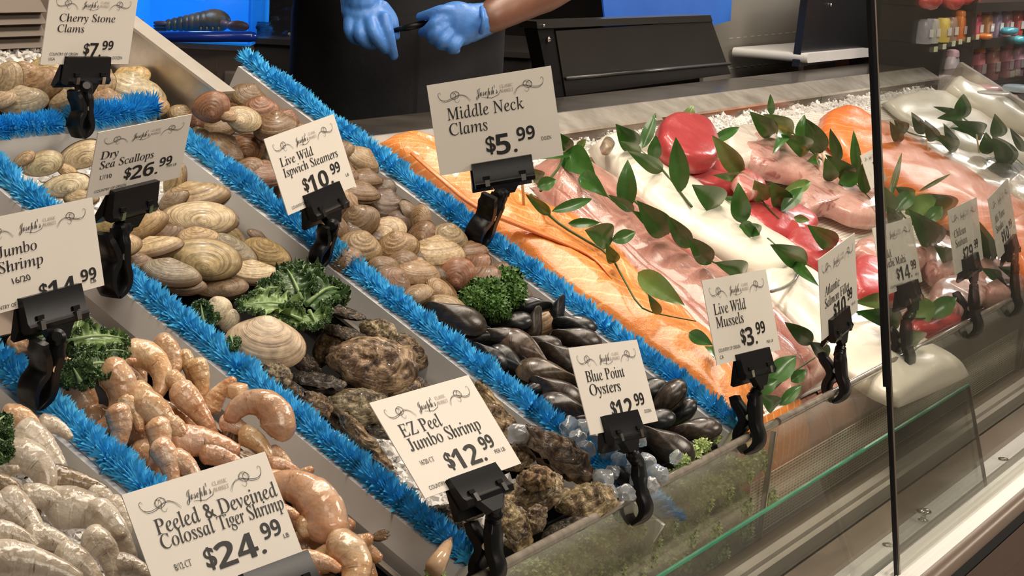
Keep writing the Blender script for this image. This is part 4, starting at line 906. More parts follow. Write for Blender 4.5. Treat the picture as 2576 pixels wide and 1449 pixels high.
# ------------------------------------------------------------------ fish
def flesh_mat(name, base, alt, line=None, F=60, K=14, lw=0.80, nz=1.2, rough=0.2, spots=None, coat=0.5, bs=0.35, along=None, bsc=55):
    m, nt, b = new_mat(name)
    uv = coord(nt, 'UV'); ob = coord(nt, 'Object')
    f = noise(nt, 9, 5, 0.6, ob)
    col = ramp(nt, f, [(0.32, base), (0.68, alt)])
    if spots: 
        g = noise(nt, 17, 3, 0.6, ob, 1.0); col = mixc(nt, ramp(nt, g, [(0.54, (0, 0, 0)), (0.63, (0.85, 0.85, 0.85))]), col, spots)
    if along:
        sx0 = nd(nt, 'ShaderNodeSeparateXYZ'); nt.links.new(uv, sx0.inputs[0])
        col = mixc(nt, ramp(nt, sx0.outputs[1], [(along[0]-0.05, (0, 0, 0)), (along[0], (1, 1, 1)), (along[0]+0.05, (0, 0, 0))]), col, along[1])
    if line:
        sx = nd(nt, 'ShaderNodeSeparateXYZ'); nt.links.new(uv, sx.inputs[0])
        def ma(op, a, b_):
            n = nd(nt, 'ShaderNodeMath', operation=op)
            for i, v in enumerate((a, b_)):
                if isinstance(v, (int, float)): n.inputs[i].default_value = v
                elif v is not None: nt.links.new(v, n.inputs[i])
            return n.outputs[0]
        c = ma('ABSOLUTE', ma('SUBTRACT', sx.outputs[1], 0.42), None)
        ph = ma('ADD', ma('ADD', ma('MULTIPLY', sx.outputs[0], F), ma('MULTIPLY', c, K)), ma('MULTIPLY', noise(nt, 12, 3, 0.5, ob), nz*6))
        s = ma('SINE', ph, None)
        fade = ma('MULTIPLY', ramp(nt, noise(nt, 7, 2, 0.5, ob), [(0.35, (0.15,)*3), (0.6, (1, 1, 1))]), ramp(nt, s, [(lw, (0, 0, 0)), (min(1, lw+0.14), (1, 1, 1))]))
        col = mixc(nt, fade, col, line)
    nt.links.new(col, b.inputs['Base Color']); b.inputs['Roughness'].default_value = rough
    b.inputs['Coat Weight'].default_value = coat; b.inputs['Coat Roughness'].default_value = 0.1
    b.inputs['Subsurface Weight'].default_value = 0.12; b.inputs['Subsurface Radius'].default_value = (0.3, 0.15, 0.1); b.inputs['Subsurface Scale'].default_value = 0.02
    bump(nt, b, noise(nt, bsc, 5, 0.65, mapping(nt, ob, (1, 1, 1))), bs, 0.006)
    return m
fm_salmon = flesh_mat('orange_salmon_flesh', (0.74, 0.23, 0.045), (0.80, 0.29, 0.07), (0.87, 0.45, 0.18), 150, 60, 0.80, 1.3, 0.26, coat=0.4, bs=0.6)
fm_salmon2 = flesh_mat('deep_salmon_flesh', (0.76, 0.17, 0.03), (0.82, 0.23, 0.055), (0.88, 0.42, 0.18), 120, 60, 0.84, 0.8, 0.36, coat=0.15, bs=0.35)
fm_mahi = flesh_mat('pink_fillet_flesh', (0.40, 0.17, 0.135), (0.54, 0.29, 0.235), (0.48, 0.25, 0.20), 30, 30, 0.7, 1.5, 0.2, along=(0.5, (0.36, 0.10, 0.08)), coat=0.6, bs=0.45)
fm_cod = flesh_mat('white_loin_flesh', (0.82, 0.76, 0.64), (0.86, 0.81, 0.71), None, rough=0.3, coat=0.25, bs=0.12)
fm_tuna = flesh_mat('red_tuna_flesh', (0.43, 0.045, 0.05), (0.53, 0.085, 0.085), None, rough=0.32, coat=0.25, bs=0.22)
fm_sword = flesh_mat('pink_swordfish_flesh', (0.60, 0.31, 0.27), (0.72, 0.47, 0.40), (0.70, 0.46, 0.39), 40, 20, 0.6, 2, 0.22, spots=(0.34, 0.09, 0.09), coat=0.6, bs=0.5)
fm_pale = flesh_mat('pale_fillet_flesh', (0.76, 0.66, 0.58), (0.84, 0.77, 0.68), (0.66, 0.55, 0.50), 50, 40, 0.7, 2, 0.22, coat=0.5, bs=0.4)
fm_skin = flesh_mat('silver_fish_skin', (0.16, 0.16, 0.14), (0.40, 0.40, 0.36), (0.10, 0.10, 0.09), 160, 50, 0.5, 1, 0.18, coat=0.6, bs=0.5, bsc=120)
def fillet(name, label, cat, ea, eb, n0, thick, mat, group=None, shape=0.5, seed=0.0, ns=44, nw=17, extra=None, ends=0.10, wob=0.004, groove=None):
    """outline edges as picture points projected on the display slope; dome between them"""
    A = smoothline([P(x, y, n0) for x, y in ea], ns); B = smoothline([P(x, y, n0) for x, y in eb], ns)
    L = sum((A[i+1]-A[i]).length for i in range(ns-1))
    loc = (A[0]+B[0]+A[-1]+B[-1])/4
    rows, uvs = [], []
    for i in range(ns):
        s = i/(ns-1); e = min(1, s/ends, (1-s)/ends); e = math.sqrt(max(0.0, 1-(1-e)**2)) if e < 1 else 1
        top, ur = [], []
        W_ = (B[i]-A[i]).length
        for j in range(nw):
            q = j/(nw-1); d = abs(2*q-1)
            h = thick*max(0, 1-d**2.6)**shape*e
            p = A[i].lerp(B[i], q)
            h += wob*mnoise.noise(p*26+Vector((seed, 0, 0)))*min(1, h/0.006)
            if groove: h -= groove[1]*math.exp(-((q-groove[0])/0.05)**2)*e
            top.append(p+TN*h); ur.append((s*L*1.6, q))
        bot = [A[i].lerp(B[i], j/4)-TN*0.003 for j in (3, 2, 1)]
        rows.append(top+[p for p in bot]); uvs.append(ur+[(s*L*1.6, 0.5)]*3)
    mb = MB(); mb.grid(rows, uvs, closed=True, cap0=True, cap1=True)
    if extra is None: return whole(name, mb, mat, label, cat, group)
    t = thing(name, label, cat, loc, group); part('fillet', mb, mat, t); 
    return t
def hang(t, x0, x1, zt, zb, mat, y=-0.418, nm='hanging_tail', seed=0):
    mb = MB(); rows, uvs = [], []
    for i in range(12):
        f = i/11
        rows.append([Vector((lerp(x0, x1, j/14)+0.01*f*(1 if j else -1), y-0.012*math.sin(f*PI)*math.sin(PI*j/14)+0.02*(1-f)**3, lerp(zt, lerp(zt, zb, 0.55+0.45*math.sin(PI*(0.15+0.7*j/14))), f))) for j in range(15)])
        uvs.append([(f*.2, j/14) for j in range(15)])
    mb.grid(rows, uvs); rows2 = [[p+Vector((0, 0.012, 0)) for p in r] for r in rows]; mb.grid(rows2, uvs)
    part(nm, mb, mat, t)
# liner mats under the fish
def mesh_cloth(name):
    m, nt, b = new_mat(name)
    ob = coord(nt, 'UV'); br = nd(nt, 'ShaderNodeTexBrick'); br.offset = 0.0
    br.inputs['Scale'].default_value = 1.0; br.inputs['Mortar Size'].default_value = 0.0011; br.inputs['Brick Width'].default_value = 0.0065; br.inputs['Row Height'].default_value = 0.0065
    br.inputs['Color1'].default_value = (0.42, 0.35, 0.29, 1); br.inputs['Color2'].default_value = (0.50, 0.43, 0.36, 1); br.inputs['Mortar'].default_value = (0.86, 0.81, 0.74, 1)
    nt.links.new(ob, br.inputs['Vector']); nt.links.new(br.outputs['Color'], b.inputs['Base Color'])
    b.inputs['Roughness'].default_value = 0.55; bump(nt, b, br.outputs['Fac'], 0.5, 0.002)
    return m
net_m = mesh_cloth('white_net_cloth')
def mat_sheet(label, u0, u1, v0, v1, n0, seed):
    mb = MB(); rows, uvs = [], []
    for i in range(40):
        v = lerp(v0, v1, i/39)
        rows.append([T(lerp(u0, u1, j/29), v, n0+0.006*mnoise.noise(Vector((lerp(u0, u1, j/29)*9, v*9, seed)))) for j in range(30)]); uvs.append([(lerp(u0, u1, j/29), v) for j in range(30)])
    mb.grid(rows, uvs); mb.grid([[p-TN*0.002 for p in r] for r in rows], uvs)
    return whole('net_mat', mb, net_m, label, 'mat', 'white net mats under the fish')
mat_sheet('white net mat under the orange salmon and the pink fillets', 0.28, 0.86, -0.465, 0.17, -0.042, 1)
mat_sheet('white net mat under the white loins and the red tuna', 0.865, 1.55, -0.465, 0.17, -0.042, 2)
mat_sheet('white net mat under the swordfish and the far salmon', 1.555, 2.35, -0.465, 0.17, -0.042, 3)
mat_sheet('white net mat at the far end of the fish display', 2.355, 3.06, -0.465, 0.17, -0.042, 4)
wire_m = pbr('white_net_thread', (0.90, 0.86, 0.78), 0.5)
mb = MB()
for k in range(115):
    x = 0.30+k*0.0122; mb.box((x, -0.4315, 0.596), 0.0018, 0.0012, 0.082)
for k in range(19):
    mb.box((0.994, -0.4318, 0.557+k*0.0045), 1.39, 0.0012, 0.0010)
whole('hanging_net', mb, wire_m, 'coarse white net hanging down inside the clear lip below the fish', 'net', smooth=False)
sal = fillet('salmon_fillet', 'long orange salmon fillet along the blue fringe', 'salmon fillet',
    [(950, 362), (1030, 430), (1130, 500), (1240, 590), (1400, 715), (1560, 830), (1700, 935), (1850, 1065)],
    [(1010, 348), (1100, 385), (1230, 450), (1330, 520), (1490, 590), (1610, 720), (1760, 845), (1925, 1040)], -0.030, 0.034, fm_salmon, seed=1, extra=1, wob=0.007, groove=(0.62, 0.008))
hang(sal, 0.300, 0.56, 0.705, 0.575, fm_salmon, nm='hanging_belly')
mb = MB(); rib = smoothline([P(x, y, 0.004) for x, y in [(1035, 385), (1110, 450), (1200, 520), (1330, 575), (1480, 640), (1540, 700)]], 26)
mb.tube(rib, [0.007*math.sin(PI*min(1, .15+.85*i/25))+0.001 for i in range(26)], 8, flat=0.5); part('belly_fold', mb, fm_salmon2, sal)
m1 = fillet('pink_fillet', 'long pink fillet beside the white loins', 'fish fillet', [(1330, 425), (1430, 548), (1540, 640), (1690, 750), (1830, 870), (1990, 1010)], [(1395, 392), (1500, 440), (1620, 525), (1740, 620), (1860, 715), (1960, 805), (2085, 945)], -0.032, 0.036, fm_mahi, 'two long pink fillets', 0.6, 2, extra=1, groove=(0.5, 0.006))
hang(m1, 0.66, 0.82, 0.70, 0.60, fm_mahi)
m2 = fillet('pink_fillet', 'long pink fillet between the orange salmon and its twin', 'fish fillet', [(1330, 470), (1420, 570), (1520, 660), (1610, 745), (1700, 830), (1800, 920), (1880, 1000)], [(1400, 500), (1480, 580), (1580, 660), (1700, 750), (1800, 840), (1880, 920), (1990, 1010)], -0.034, 0.032, fm_mahi, 'two long pink fillets', 0.6, 3, extra=1, groove=(0.45, 0.006))
hang(m2, 0.57, 0.66, 0.695, 0.60, fm_mahi)
fillet('white_loin', 'thick white fish loin cut square, beside the red tuna', 'fish loin', [(1478, 378), (1520, 440), (1620, 530), (1760, 630), (1900, 710), (1945, 722)], [(1560, 360), (1650, 400), (1760, 490), (1880, 570), (1990, 645), (2010, 672)], -0.028, 0.040, fm_cod, 'two thick white fish loins', 0.42, 4, ends=0.05)
c2 = fillet('white_loin', 'long white fish loin running down to the clear lip', 'fish loin', [(1860, 715), (1960, 800), (2060, 900), (2170, 990), (2250, 1030)], [(1990, 670), (2090, 730), (2200, 800), (2330, 870), (2440, 945)], -0.032, 0.036, fm_cod, 'two thick white fish loins', 0.5, 5, ends=0.08, extra=1)
hang(c2, 0.86, 1.22, 0.70, 0.65, fm_cod)
mb = MB(); q = smoothline([P(x, y, 0.006) for x, y in [(1940, 733), (1970, 724), (1998, 706), (2014, 676)]], 10); mb.tube(q, 0.003, 6); whole('skin_strip', mb, fm_skin, 'dark strip of skin at the cut end of the upper white loin', 'fish skin')
TU = 'red tuna steaks'
def steak(name, label, cat, pts, n0, th, mat, group, seed):
    """closed outline of picture points; rounded slab"""
    m = 40; ring = [P(x, y, n0) for x, y in pts]; k = len(ring)
    loop = smoothline(ring+[ring[0]], m+1)[:-1]
    c = sum(loop, Vector())/m; rows, uvs = [], []
    for r, h in ((1.0, 0.0), (1.03, 0.35), (1.0, 0.75), (0.92, 0.95), (0.75, 1.02), (0.5, 1.05), (0.25, 1.06), (0.02, 1.06)):
        rows.append([c+(p-c)*r+TN*(th*h+0.005*mnoise.noise((c+(p-c)*r)*18+Vector((seed, 0, 0)))*(1 if h else 0)) for p in loop])
        uvs.append([((p-c).dot(TX)*r*1.5+.3, (p-c).dot(TV)*r*3+.5) for p in loop])
    mb = MB(); mb.grid(rows, uvs, closed=True, cap0=True, cap1=True)
    return whole(name, mb, mat, label, cat, group)
steak('tuna_block', 'thick bright red tuna block at the back by the leaves', 'tuna', [(1640, 380), (1650, 335), (1690, 318), (1760, 330), (1792, 385), (1785, 428), (1730, 436), (1670, 412)], 0.012, 0.036, fm_tuna, TU, 1)
T2 = [('second', [(1712, 478), (1712, 436), (1760, 430), (1850, 452), (1905, 490), (1900, 525), (1840, 520)]), ('third', [(1850, 560), (1875, 525), (1950, 530), (2030, 570), (2035, 600), (1985, 625), (1905, 610)]), ('fourth', [(1955, 640), (1985, 600), (2060, 610), (2110, 650), (2100, 690), (2040, 695)]), ('fifth', [(2120, 730), (2145, 670), (2215, 690), (2260, 745), (2230, 775), (2150, 770)]), ('sixth', [(2260, 840), (2270, 800), (2330, 795), (2400, 830), (2350, 860), (2290, 870)])]
for w, pts in T2: steak('tuna_steak', 'red tuna slab, %s from the back in the tuna row' % w, 'tuna', pts, -0.026, 0.034, fm_tuna, TU, len(pts)+ord(w[0]))
SW = 'pink swordfish steaks'
S2 = [('large pink steak with dark blood line in front of the plastic wrapped fillet', [(1850, 395), (1870, 362), (1950, 370), (2030, 400), (2075, 450), (2050, 475), (1960, 462), (1890, 440)]),
      ('broad pink swordfish steak in the middle, left of the black glass seal', [(1985, 500), (2010, 470), (2100, 475), (2200, 500), (2235, 540), (2205, 575), (2140, 572), (2070, 545), (2010, 560)]),
      ('pink swordfish steak behind the mahi mahi card', [(2130, 660), (2150, 630), (2220, 625), (2300, 640), (2310, 690), (2230, 700)]),
      ('pink swordfish steak with dark red streak left of the seabass clip', [(2305, 650), (2330, 620), (2390, 640), (2430, 680), (2420, 715), (2340, 720)]),
      ('pink swordfish steak beside the seabass sign clamp', [(2440, 730), (2455, 690), (2510, 700), (2560, 740), (2530, 770), (2470, 770)]),
      ('pink swordfish piece lying lowest against the clear lip', [(2330, 780), (2345, 730), (2420, 725), (2470, 755), (2440, 800), (2380, 820)]),
      ('pink swordfish piece right of the red tuna near the lip', [(2400, 660), (2430, 640), (2500, 670), (2540, 700), (2500, 725), (2440, 705)])]
for k, (lab, pts) in enumerate(S2): steak('swordfish_steak', lab, 'swordfish', pts, -0.028+0.002*k, 0.034, fm_sword, SW, 11+k)
steak('raw_fish_piece', 'small ragged pinkish piece between tuna slabs and leaves', 'fish piece', [(1835, 470), (1855, 448), (1885, 455), (1905, 490), (1890, 505), (1860, 500)], 0.012, 0.02, flesh_mat('ragged_pink_flesh', (0.55, 0.15, 0.14), (0.74, 0.36, 0.30), (0.88, 0.66, 0.58), 60, 20, 0.5, 2), None, 31)
fillet('salmon_fillet', 'deep orange salmon fillet crossing behind the black glass seal', 'salmon fillet', [(2062, 300), (2062, 345), (2140, 425), (2260, 500), (2400, 590), (2500, 660), (2640, 760)], [(2125, 280), (2190, 318), (2280, 360), (2400, 428), (2500, 485), (2600, 545), (2700, 620)], -0.030, 0.044, fm_salmon2, None, 0.5, 21, wob=0.006)
fillet('salmon_fillet', 'second deep orange salmon at right edge behind tuna card', 'salmon fillet', [(2480, 600), (2520, 650), (2560, 700), (2620, 760)], [(2560, 560), (2600, 600), (2650, 640), (2700, 690)], -0.024, 0.05, fm_salmon2, None, 0.5, 22)
fillet('pale_fillet', 'pale grey pink fillet lying right of the far salmon', 'fish fillet', [(2215, 300), (2290, 365), (2370, 420), (2450, 470), (2520, 520)], [(2265, 335), (2350, 372), (2430, 395), (2490, 400), (2580, 480)], -0.020, 0.026, fm_pale, 'pale fillets', 0.6, 23)
fillet('pale_fillet', 'shiny white fillet in clear film at the back right of the glass seal', 'fish fillet', [(2215, 262), (2260, 300), (2330, 340), (2450, 400), (2560, 440)], [(2300, 246), (2390, 240), (2450, 275), (2530, 330), (2640, 400)], -0.034, 0.03, fm_cod, 'pale fillets', 0.45, 24)
fillet('pale_fillet', 'long white fillet with net edge at the far right', 'fish fillet', [(2370, 235), (2420, 270), (2520, 320), (2640, 370)], [(2385, 215), (2450, 245), (2560, 290), (2660, 330)], -0.020, 0.05, fm_cod, 'pale fillets', 0.5, 25)
fillet('silver_skin_fillet', 'grey silver skinned fillet at the right edge', 'fish fillet', [(2440, 430), (2480, 468), (2540, 500), (2620, 540)], [(2480, 405), (2550, 420), (2620, 440), (2690, 480)], -0.018, 0.03, fm_skin, None, 0.5, 26)
fillet('pale_fillet', 'plastic wrapped white piece behind the first swordfish steak', 'fish fillet', [(1800, 360), (1830, 420), (1900, 430)], [(1850, 335), (1930, 325), (2000, 345)], -0.024, 0.03, fm_pale, 'pale fillets', 0.4, 27)
fillet('pale_fillet', 'small whitish pink fillet at the right edge below the silver skin', 'fish fillet', [(2520, 470), (2560, 510), (2640, 560)], [(2560, 440), (2620, 450), (2690, 500)], -0.012, 0.028, fm_pale, 'pale fillets', 0.5, 28)
steak('seafood_lump', 'small dark speckled lump on the end of the white loin', 'fish piece', [(1508, 372), (1516, 358), (1530, 362), (1538, 378), (1530, 390), (1514, 388)], 0.010, 0.016, oyster_mat('speckled_lump', [(0.03, 0.02, 0.012), (0.2, 0.15, 0.1), (0.5, 0.42, 0.3), (0.6, 0.5, 0.4)]), None, 41)
# ------------------------------------------------------------------ leaf sprigs
def leafmat(name, a, b_):
    return pbr(name, a, 0.32, 0, b_, 28, (60, 0.2, 0.002), spec=0.5, coat=0.25)
lf_d = leafmat('dark_green_leaf', (0.028, 0.095, 0.014), (0.055, 0.155, 0.028)); lf_l = leafmat('light_green_leaf', (0.11, 0.20, 0.04), (0.19, 0.29, 0.08)); stem_m = pbr('green_stem', (0.05, 0.09, 0.02), 0.5)
def leaf(mb, b, t, w, mi=0, seed=0.0, n0=0.014):
    p0 = P(b[0], b[1], n0); sc = pxm(p0)
    dy = b[1]-t[1]; dl = math.hypot(t[0]-b[0], dy)
    n1 = n0+0.010+max(0.0, dy/sc*0.72)
    p1 = P(t[0], t[1], n1)
    W_ = w*1.14/sc/2; d = p1-p0; L = d.length; d.normalize()
    face = (CAMP-p0).normalized()
    sd = d.cross(face).normalized(); up = sd.cross(d)
    rows = []
    for i in range(13):
        s = i/12; ww = W_*max(0.02, math.sin(PI*s**0.80)**0.85)*(1-0.15*s)
        bend = math.sin(PI*s)*L*(0.08+0.05*math.sin(seed*3))
        row = []
        for j in range(7):
            q = lerp(-1, 1, j/6)
            row.append(p0+d*(L*s)+sd*(ww*q)+up*(bend+ww*0.28*abs(q)-0.1*ww+0.05*W_*math.sin(s*9+seed+q)))
        rows.append(row)
    mb.grid(rows, mi=mi)
def sprig(label, stem, leaves):
    c = P(stem[0][0], stem[0][1], 0.01); t = thing('leafy_sprig', label, 'leaf sprig', c, 'green leaf sprigs laid between the fish')
    mb = MB()
    for k, lv in enumerate(leaves): leaf(mb, lv[0], lv[1], lv[2], lv[3] if len(lv) > 3 else 0, k*1.7)
    part('leaves', mb, [lf_d, lf_l], t)
    sb = MB(); st = smoothline([P(x, y, 0.012) for x, y in stem], 16); sb.tube(st, [0.0024-0.0014*i/15 for i in range(16)], 6); part('stem', sb, stem_m, t)
sprig('dark leaves on pink fillet right of the middle neck card', [(1360, 480), (1400, 430), (1440, 385), (1530, 495), (1590, 530)],
      [((1434, 376), (1403, 333), 34), ((1452, 374), (1474, 350), 20, 1), ((1446, 386), (1342, 400), 14), ((1424, 379), (1500, 448), 66), ((1462, 438), (1530, 496), 44), ((1362, 450), (1330, 424), 34), ((1352, 470), (1400, 452), 34), ((1595, 530), (1530, 490), 26)])
sprig('dark leaves around the thick red tuna block', [(1740, 520), (1700, 470), (1660, 420), (1600, 370), (1562, 350)],
      [((1600, 372), (1548, 312), 52), ((1612, 384), (1560, 356), 28), ((1614, 374), (1650, 284), 30), ((1717, 318), (1664, 295), 38, 1), ((1721, 318), (1743, 264), 32, 1), ((1645, 404), (1650, 340), 34), ((1668, 430), (1580, 380), 38), ((1714, 482), (1700, 345), 48), ((1575, 528), (1579, 402), 48), ((1757, 345), (1755, 315), 22, 1)])
sprig('row of dark leaves along the left side of the upper white loin', [(1560, 470), (1640, 545), (1735, 620), (1800, 662), (1876, 690)],
      [((1680, 590), (1602, 505), 62), ((1737, 622), (1678, 543), 44), ((1790, 662), (1730, 595), 48), ((1878, 684), (1797, 660), 48), ((1640, 560), (1590, 530), 30)])
sprig('sprig between the orange salmon and the pink fillet', [(1335, 490), (1385, 545), (1440, 585), (1530, 640), (1570, 705), (1610, 770), (1660, 790), (1750, 808)],
      [((1388, 532), (1490, 500), 28), ((1429, 562), (1510, 560), 24), ((1542, 600), (1472, 578), 64), ((1540, 606), (1599, 584), 34), ((1548, 660), (1524, 612), 32), ((1605, 686), (1722, 768), 56, 1), ((1385, 540), (1322, 488), 26), ((1733, 836), (1793, 868), 34), ((1660, 790), (1630, 740), 24), ((1790, 870), (1800, 905), 30)])
sprig('light and dark leaves beside the tuna slabs and the ragged piece', [(1790, 365), (1830, 410), (1880, 460), (1930, 520), (1960, 550)],
      [((1783, 360), (1860, 320), 26), ((1868, 440), (1792, 341), 48, 1), ((1890, 452), (1793, 440), 28), ((1815, 514), (1740, 464), 66), ((1867, 562), (1857, 459), 48), ((1820, 496), (1896, 522), 20), ((1860, 566), (1911, 592), 38), ((1928, 504), (1897, 453), 48, 1), ((1979, 521), (1938, 457), 52), ((1966, 490), (2040, 457), 32, 1), ((1965, 532), (2020, 472), 36), ((1997, 548), (2037, 554), 20, 1)])
sprig('pair of dark leaves between tuna slabs and the white loin', [(1930, 600), (1980, 640), (2040, 670)], [((2102, 618), (2030, 566), 50), ((2030, 662), (1938, 616), 54), ((1912, 587), (1872, 562), 34), ((1995, 660), (2060, 720), 26)])
sprig('large sprig of dark leaves left of the far salmon', [(1935, 295), (1990, 330), (2040, 380), (2100, 425), (2150, 460), (2190, 500)],
      [((1947, 337), (1885, 280), 48), ((1995, 333), (1921, 288), 48, 1), ((1941, 290), (1938, 236), 18), ((2037, 378), (1964, 338), 50), ((1969, 345), (1944, 388), 34), ((2010, 354), (2024, 288), 28), ((2069, 385), (2028, 298), 52), ((2112, 406), (2088, 323), 28), ((2157, 440), (2147, 328), 26), ((2095, 454), (2076, 397), 38), ((2143, 447), (2076, 388), 44), ((2110, 461), (2165, 440), 38), ((2178, 488), (2172, 405), 34), ((2060, 400), (2030, 405), 30)])
sprig('sprig across the shiny white fillet at far right', [(2255, 310), (2290, 335), (2350, 350), (2410, 372)],
      [((2266, 357), (2238, 305), 28), ((2282, 330), (2249, 303), 32), ((2325, 337), (2293, 282), 30), ((2354, 354), (2326, 301), 34), ((2404, 371), (2373, 310), 30), ((2409, 373), (2347, 335), 32)])
sprig('sprig with broad leaves at the far right corner', [(2410, 285), (2440, 310), (2480, 340), (2540, 385), (2580, 420)],
      [((2416, 288), (2357, 298), 36), ((2409, 285), (2347, 268), 16), ((2421, 299), (2424, 236), 40), ((2475, 333), (2391, 303), 42), ((2516, 344), (2502, 286), 40), ((2485, 388), (2480, 333), 38), ((2547, 413), (2497, 340), 54), ((2578, 382), (2540, 321), 22), ((2455, 330), (2390, 322), 20)])
sprig('bushy leaf bunch behind the mahi mahi card', [(2240, 480), (2270, 540), (2330, 590), (2380, 640)],
      [((2244, 531), (2222, 468), 44, 1), ((2276, 538), (2358, 494), 50, 1), ((2299, 497), (2252, 470), 34), ((2392, 531), (2333, 486), 64), ((2361, 611), (2285, 527), 66), ((2396, 652), (2350, 617), 44), ((2238, 502), (2269, 383), 16), ((2311, 482), (2392, 437), 10), ((2260, 560), (2230, 520), 40), ((2250, 530), (2300, 480), 40), ((2330, 560), (2370, 520), 36)])
sprig('dark leaves behind the seabass and tuna cards', [(2440, 560), (2480, 620), (2520, 690)], [((2494, 659), (2463, 557), 46), ((2520, 700), (2468, 675), 28), ((2510, 640), (2470, 610), 34), ((2560, 690), (2510, 670), 30)])
sprig('green leaves behind the mahi mahi sign clamp near the lip', [(2160, 790), (2240, 795), (2330, 800), (2400, 770)], [((2268, 807), (2150, 784), 50), ((2283, 783), (2358, 778), 64, 1), ((2338, 797), (2406, 748), 48), ((2216, 756), (2147, 760), 38, 1), ((2316, 856), (2285, 828), 44, 1)])
sprig('leaves at the lip beside the live wild mussels clip', [(1890, 1010), (1930, 990), (1990, 940), (2050, 900)], [((1931, 962), (2002, 896), 54), ((2085, 894), (2036, 862), 40), ((2044, 863), (1974, 810), 40), ((1954, 1023), (1912, 992), 44), ((1962, 1020), (2016, 968), 30), ((1895, 992), (1957, 955), 38), ((1990, 960), (2030, 930), 30)])
t = thing('leafy_sprig', 'dark leaf pressed behind the clear lip above the net', 'leaf sprig', PA(2120, 1090, 1, -0.422), 'green leaf sprigs laid between the fish')
mb = MB()
for b, tp, w in (((2090, 1108), (2140, 1078), 34), ((2136, 1080), (2190, 1030), 40)):
    p0, p1 = PA(b[0], b[1], 1, -0.424), PA(tp[0], tp[1], 1, -0.424); d = (p1-p0); sd = d.normalized().cross(Vector((0, 1, 0))); ww = w/pxm(p0)/2
    mb.grid([[p0+d*(i/10)+sd*(ww*math.sin(PI*(0.02+.96*i/10))*q)+Vector((0, -0.003*abs(q), 0)) for q in (-1, -.5, 0, .5, 1)] for i in range(11)])
part('leaves', mb, lf_d, t)
for lab, a, b in (('bamboo pick standing beside the middle neck clip', (1318, 520, 0.0), (1312, 430, 0.05)), ('bamboo pick standing in the far left leaf sprig', (2082, 462, 0.0), (2068, 385, 0.05)), ('bamboo pick in the far right pale fillet', (2338, 395, 0.0), (2330, 350, 0.03)), ('bamboo pick by the far right leaf sprig', (2464, 384, 0.0), (2456, 338, 0.03))):
    mb = MB(); mb.tube([P(*a), P(*b)], 0.0022, 8); whole('bamboo_pick', mb, pbr('bamboo', (0.62, 0.40, 0.18), 0.5) if 'bamboo' not in MATS else MATS['bamboo'], lab, 'pick', 'bamboo picks')
# ------------------------------------------------------------------ price cards and their clips
card_m = pbr('white_card', (0.80, 0.75, 0.68), 0.38, 0, (0.78, 0.73, 0.66), 10, spec=0.35)
ink = pbr('black_print', (0.012, 0.011, 0.010), 0.5); ink_g = pbr('grey_print', (0.30, 0.22, 0.20), 0.5); chrome = pbr('chrome_pin', (0.75, 0.72, 0.68), 0.15, 1.0)
def fancy(s, A, a):
    o = ''
    for c in s: o += chr(A+ord(c)-65) if 'A' <= c <= 'Z' else chr(a+ord(c)-97) if 'a' <= c <= 'z' else c
    return o
def digits(s): return ''.join(chr(0x1D7EC+ord(c)-48) if c.isdigit() else c for c in s)
DG = []
def raw_text(body, offset=0.0, shear=0.0):
    cu = bpy.data.curves.new('txt', 'FONT'); cu.body = body; cu.offset = offset; cu.shear = shear
    cu.size = 1.0; cu.resolution_u = 4
    o = bpy.data.objects.new('txt', cu); COL.objects.link(o)
    dg = bpy.context.evaluated_depsgraph_get(); me = bpy.data.meshes.new_from_object(o.evaluated_get(dg))
    vs = [v.co.copy() for v in me.vertices]; fs = [tuple(q.vertices) for q in me.polygons]
    bpy.data.objects.remove(o); bpy.data.curves.remove(cu); bpy.data.meshes.remove(me)
    return vs, fs
def text_mesh(mb, s, x, y, h, style='serif', sx=1.0, width=None, right=False, z=0.0006):
    if style == 'serif':
        F = lambda q: fancy(q, 0x1D434, 0x1D44E)
        vs, fs = raw_text(F(s.replace('h', 'n')), 0.001, -0.21)
        for i, c in enumerate(s):
            if c != 'h': continue                       # an n with a tall stem
            n1, _ = raw_text(F('n'), 0.001, -0.21); pre, _ = raw_text(F(s[:i].replace('h', 'n')+'n'), 0.001, -0.21); lv, lf = raw_text(F('l'), 0.001, -0.21)
            nx = max(v.x for v in pre)-max(v.x for v in n1)
            stem = min(v.x for v in n1 if v.y < 0.25)+nx
            l0 = min(v.x for v in lv if v.y < 0.35)
            k = len(vs); vs += [Vector((v.x-l0+stem, v.y, 0)) for v in lv]; fs += [tuple(j+k for j in f) for f in lf]
    elif style == 'script': vs, fs = raw_text(fancy(s, 0x1D4D0, 0x1D4EA), -0.004)
    elif style == 'bold': vs, fs = raw_text(digits(s))
    elif style == 'dollar': vs, fs = raw_text(s, 0.018)
    else: vs, fs = raw_text(s)
    if not vs: return 0
    x0, x1 = min(v.x for v in vs), max(v.x for v in vs)
    k = h/0.70; kx = k*sx
    if width: kx = width/(x1-x0)
    off = x-(x1*kx if right else x0*kx)
    base = len(mb.v)
    for v in vs: mb.vert((v.x*kx+off, v.y*k+y, z))
    for f in fs: mb.face([base+i for i in f])
    return (x1-x0)*kx
def ribbon(mb, pts, w0, w1, z=0.0006):
    n = len(pts); L = []
    for i, (x, y) in enumerate(pts):
        a, b = pts[max(0, i-1)], pts[min(n-1, i+1)]; dx, dy = b[0]-a[0], b[1]-a[1]; l = math.hypot(dx, dy) or 1
        w = lerp(w0, w1, math.sin(PI*i/(n-1)))/2; L.append([Vector((x-dy/l*w, y+dx/l*w, z)), Vector((x+dy/l*w, y-dx/l*w, z))])
    mb.grid(L)
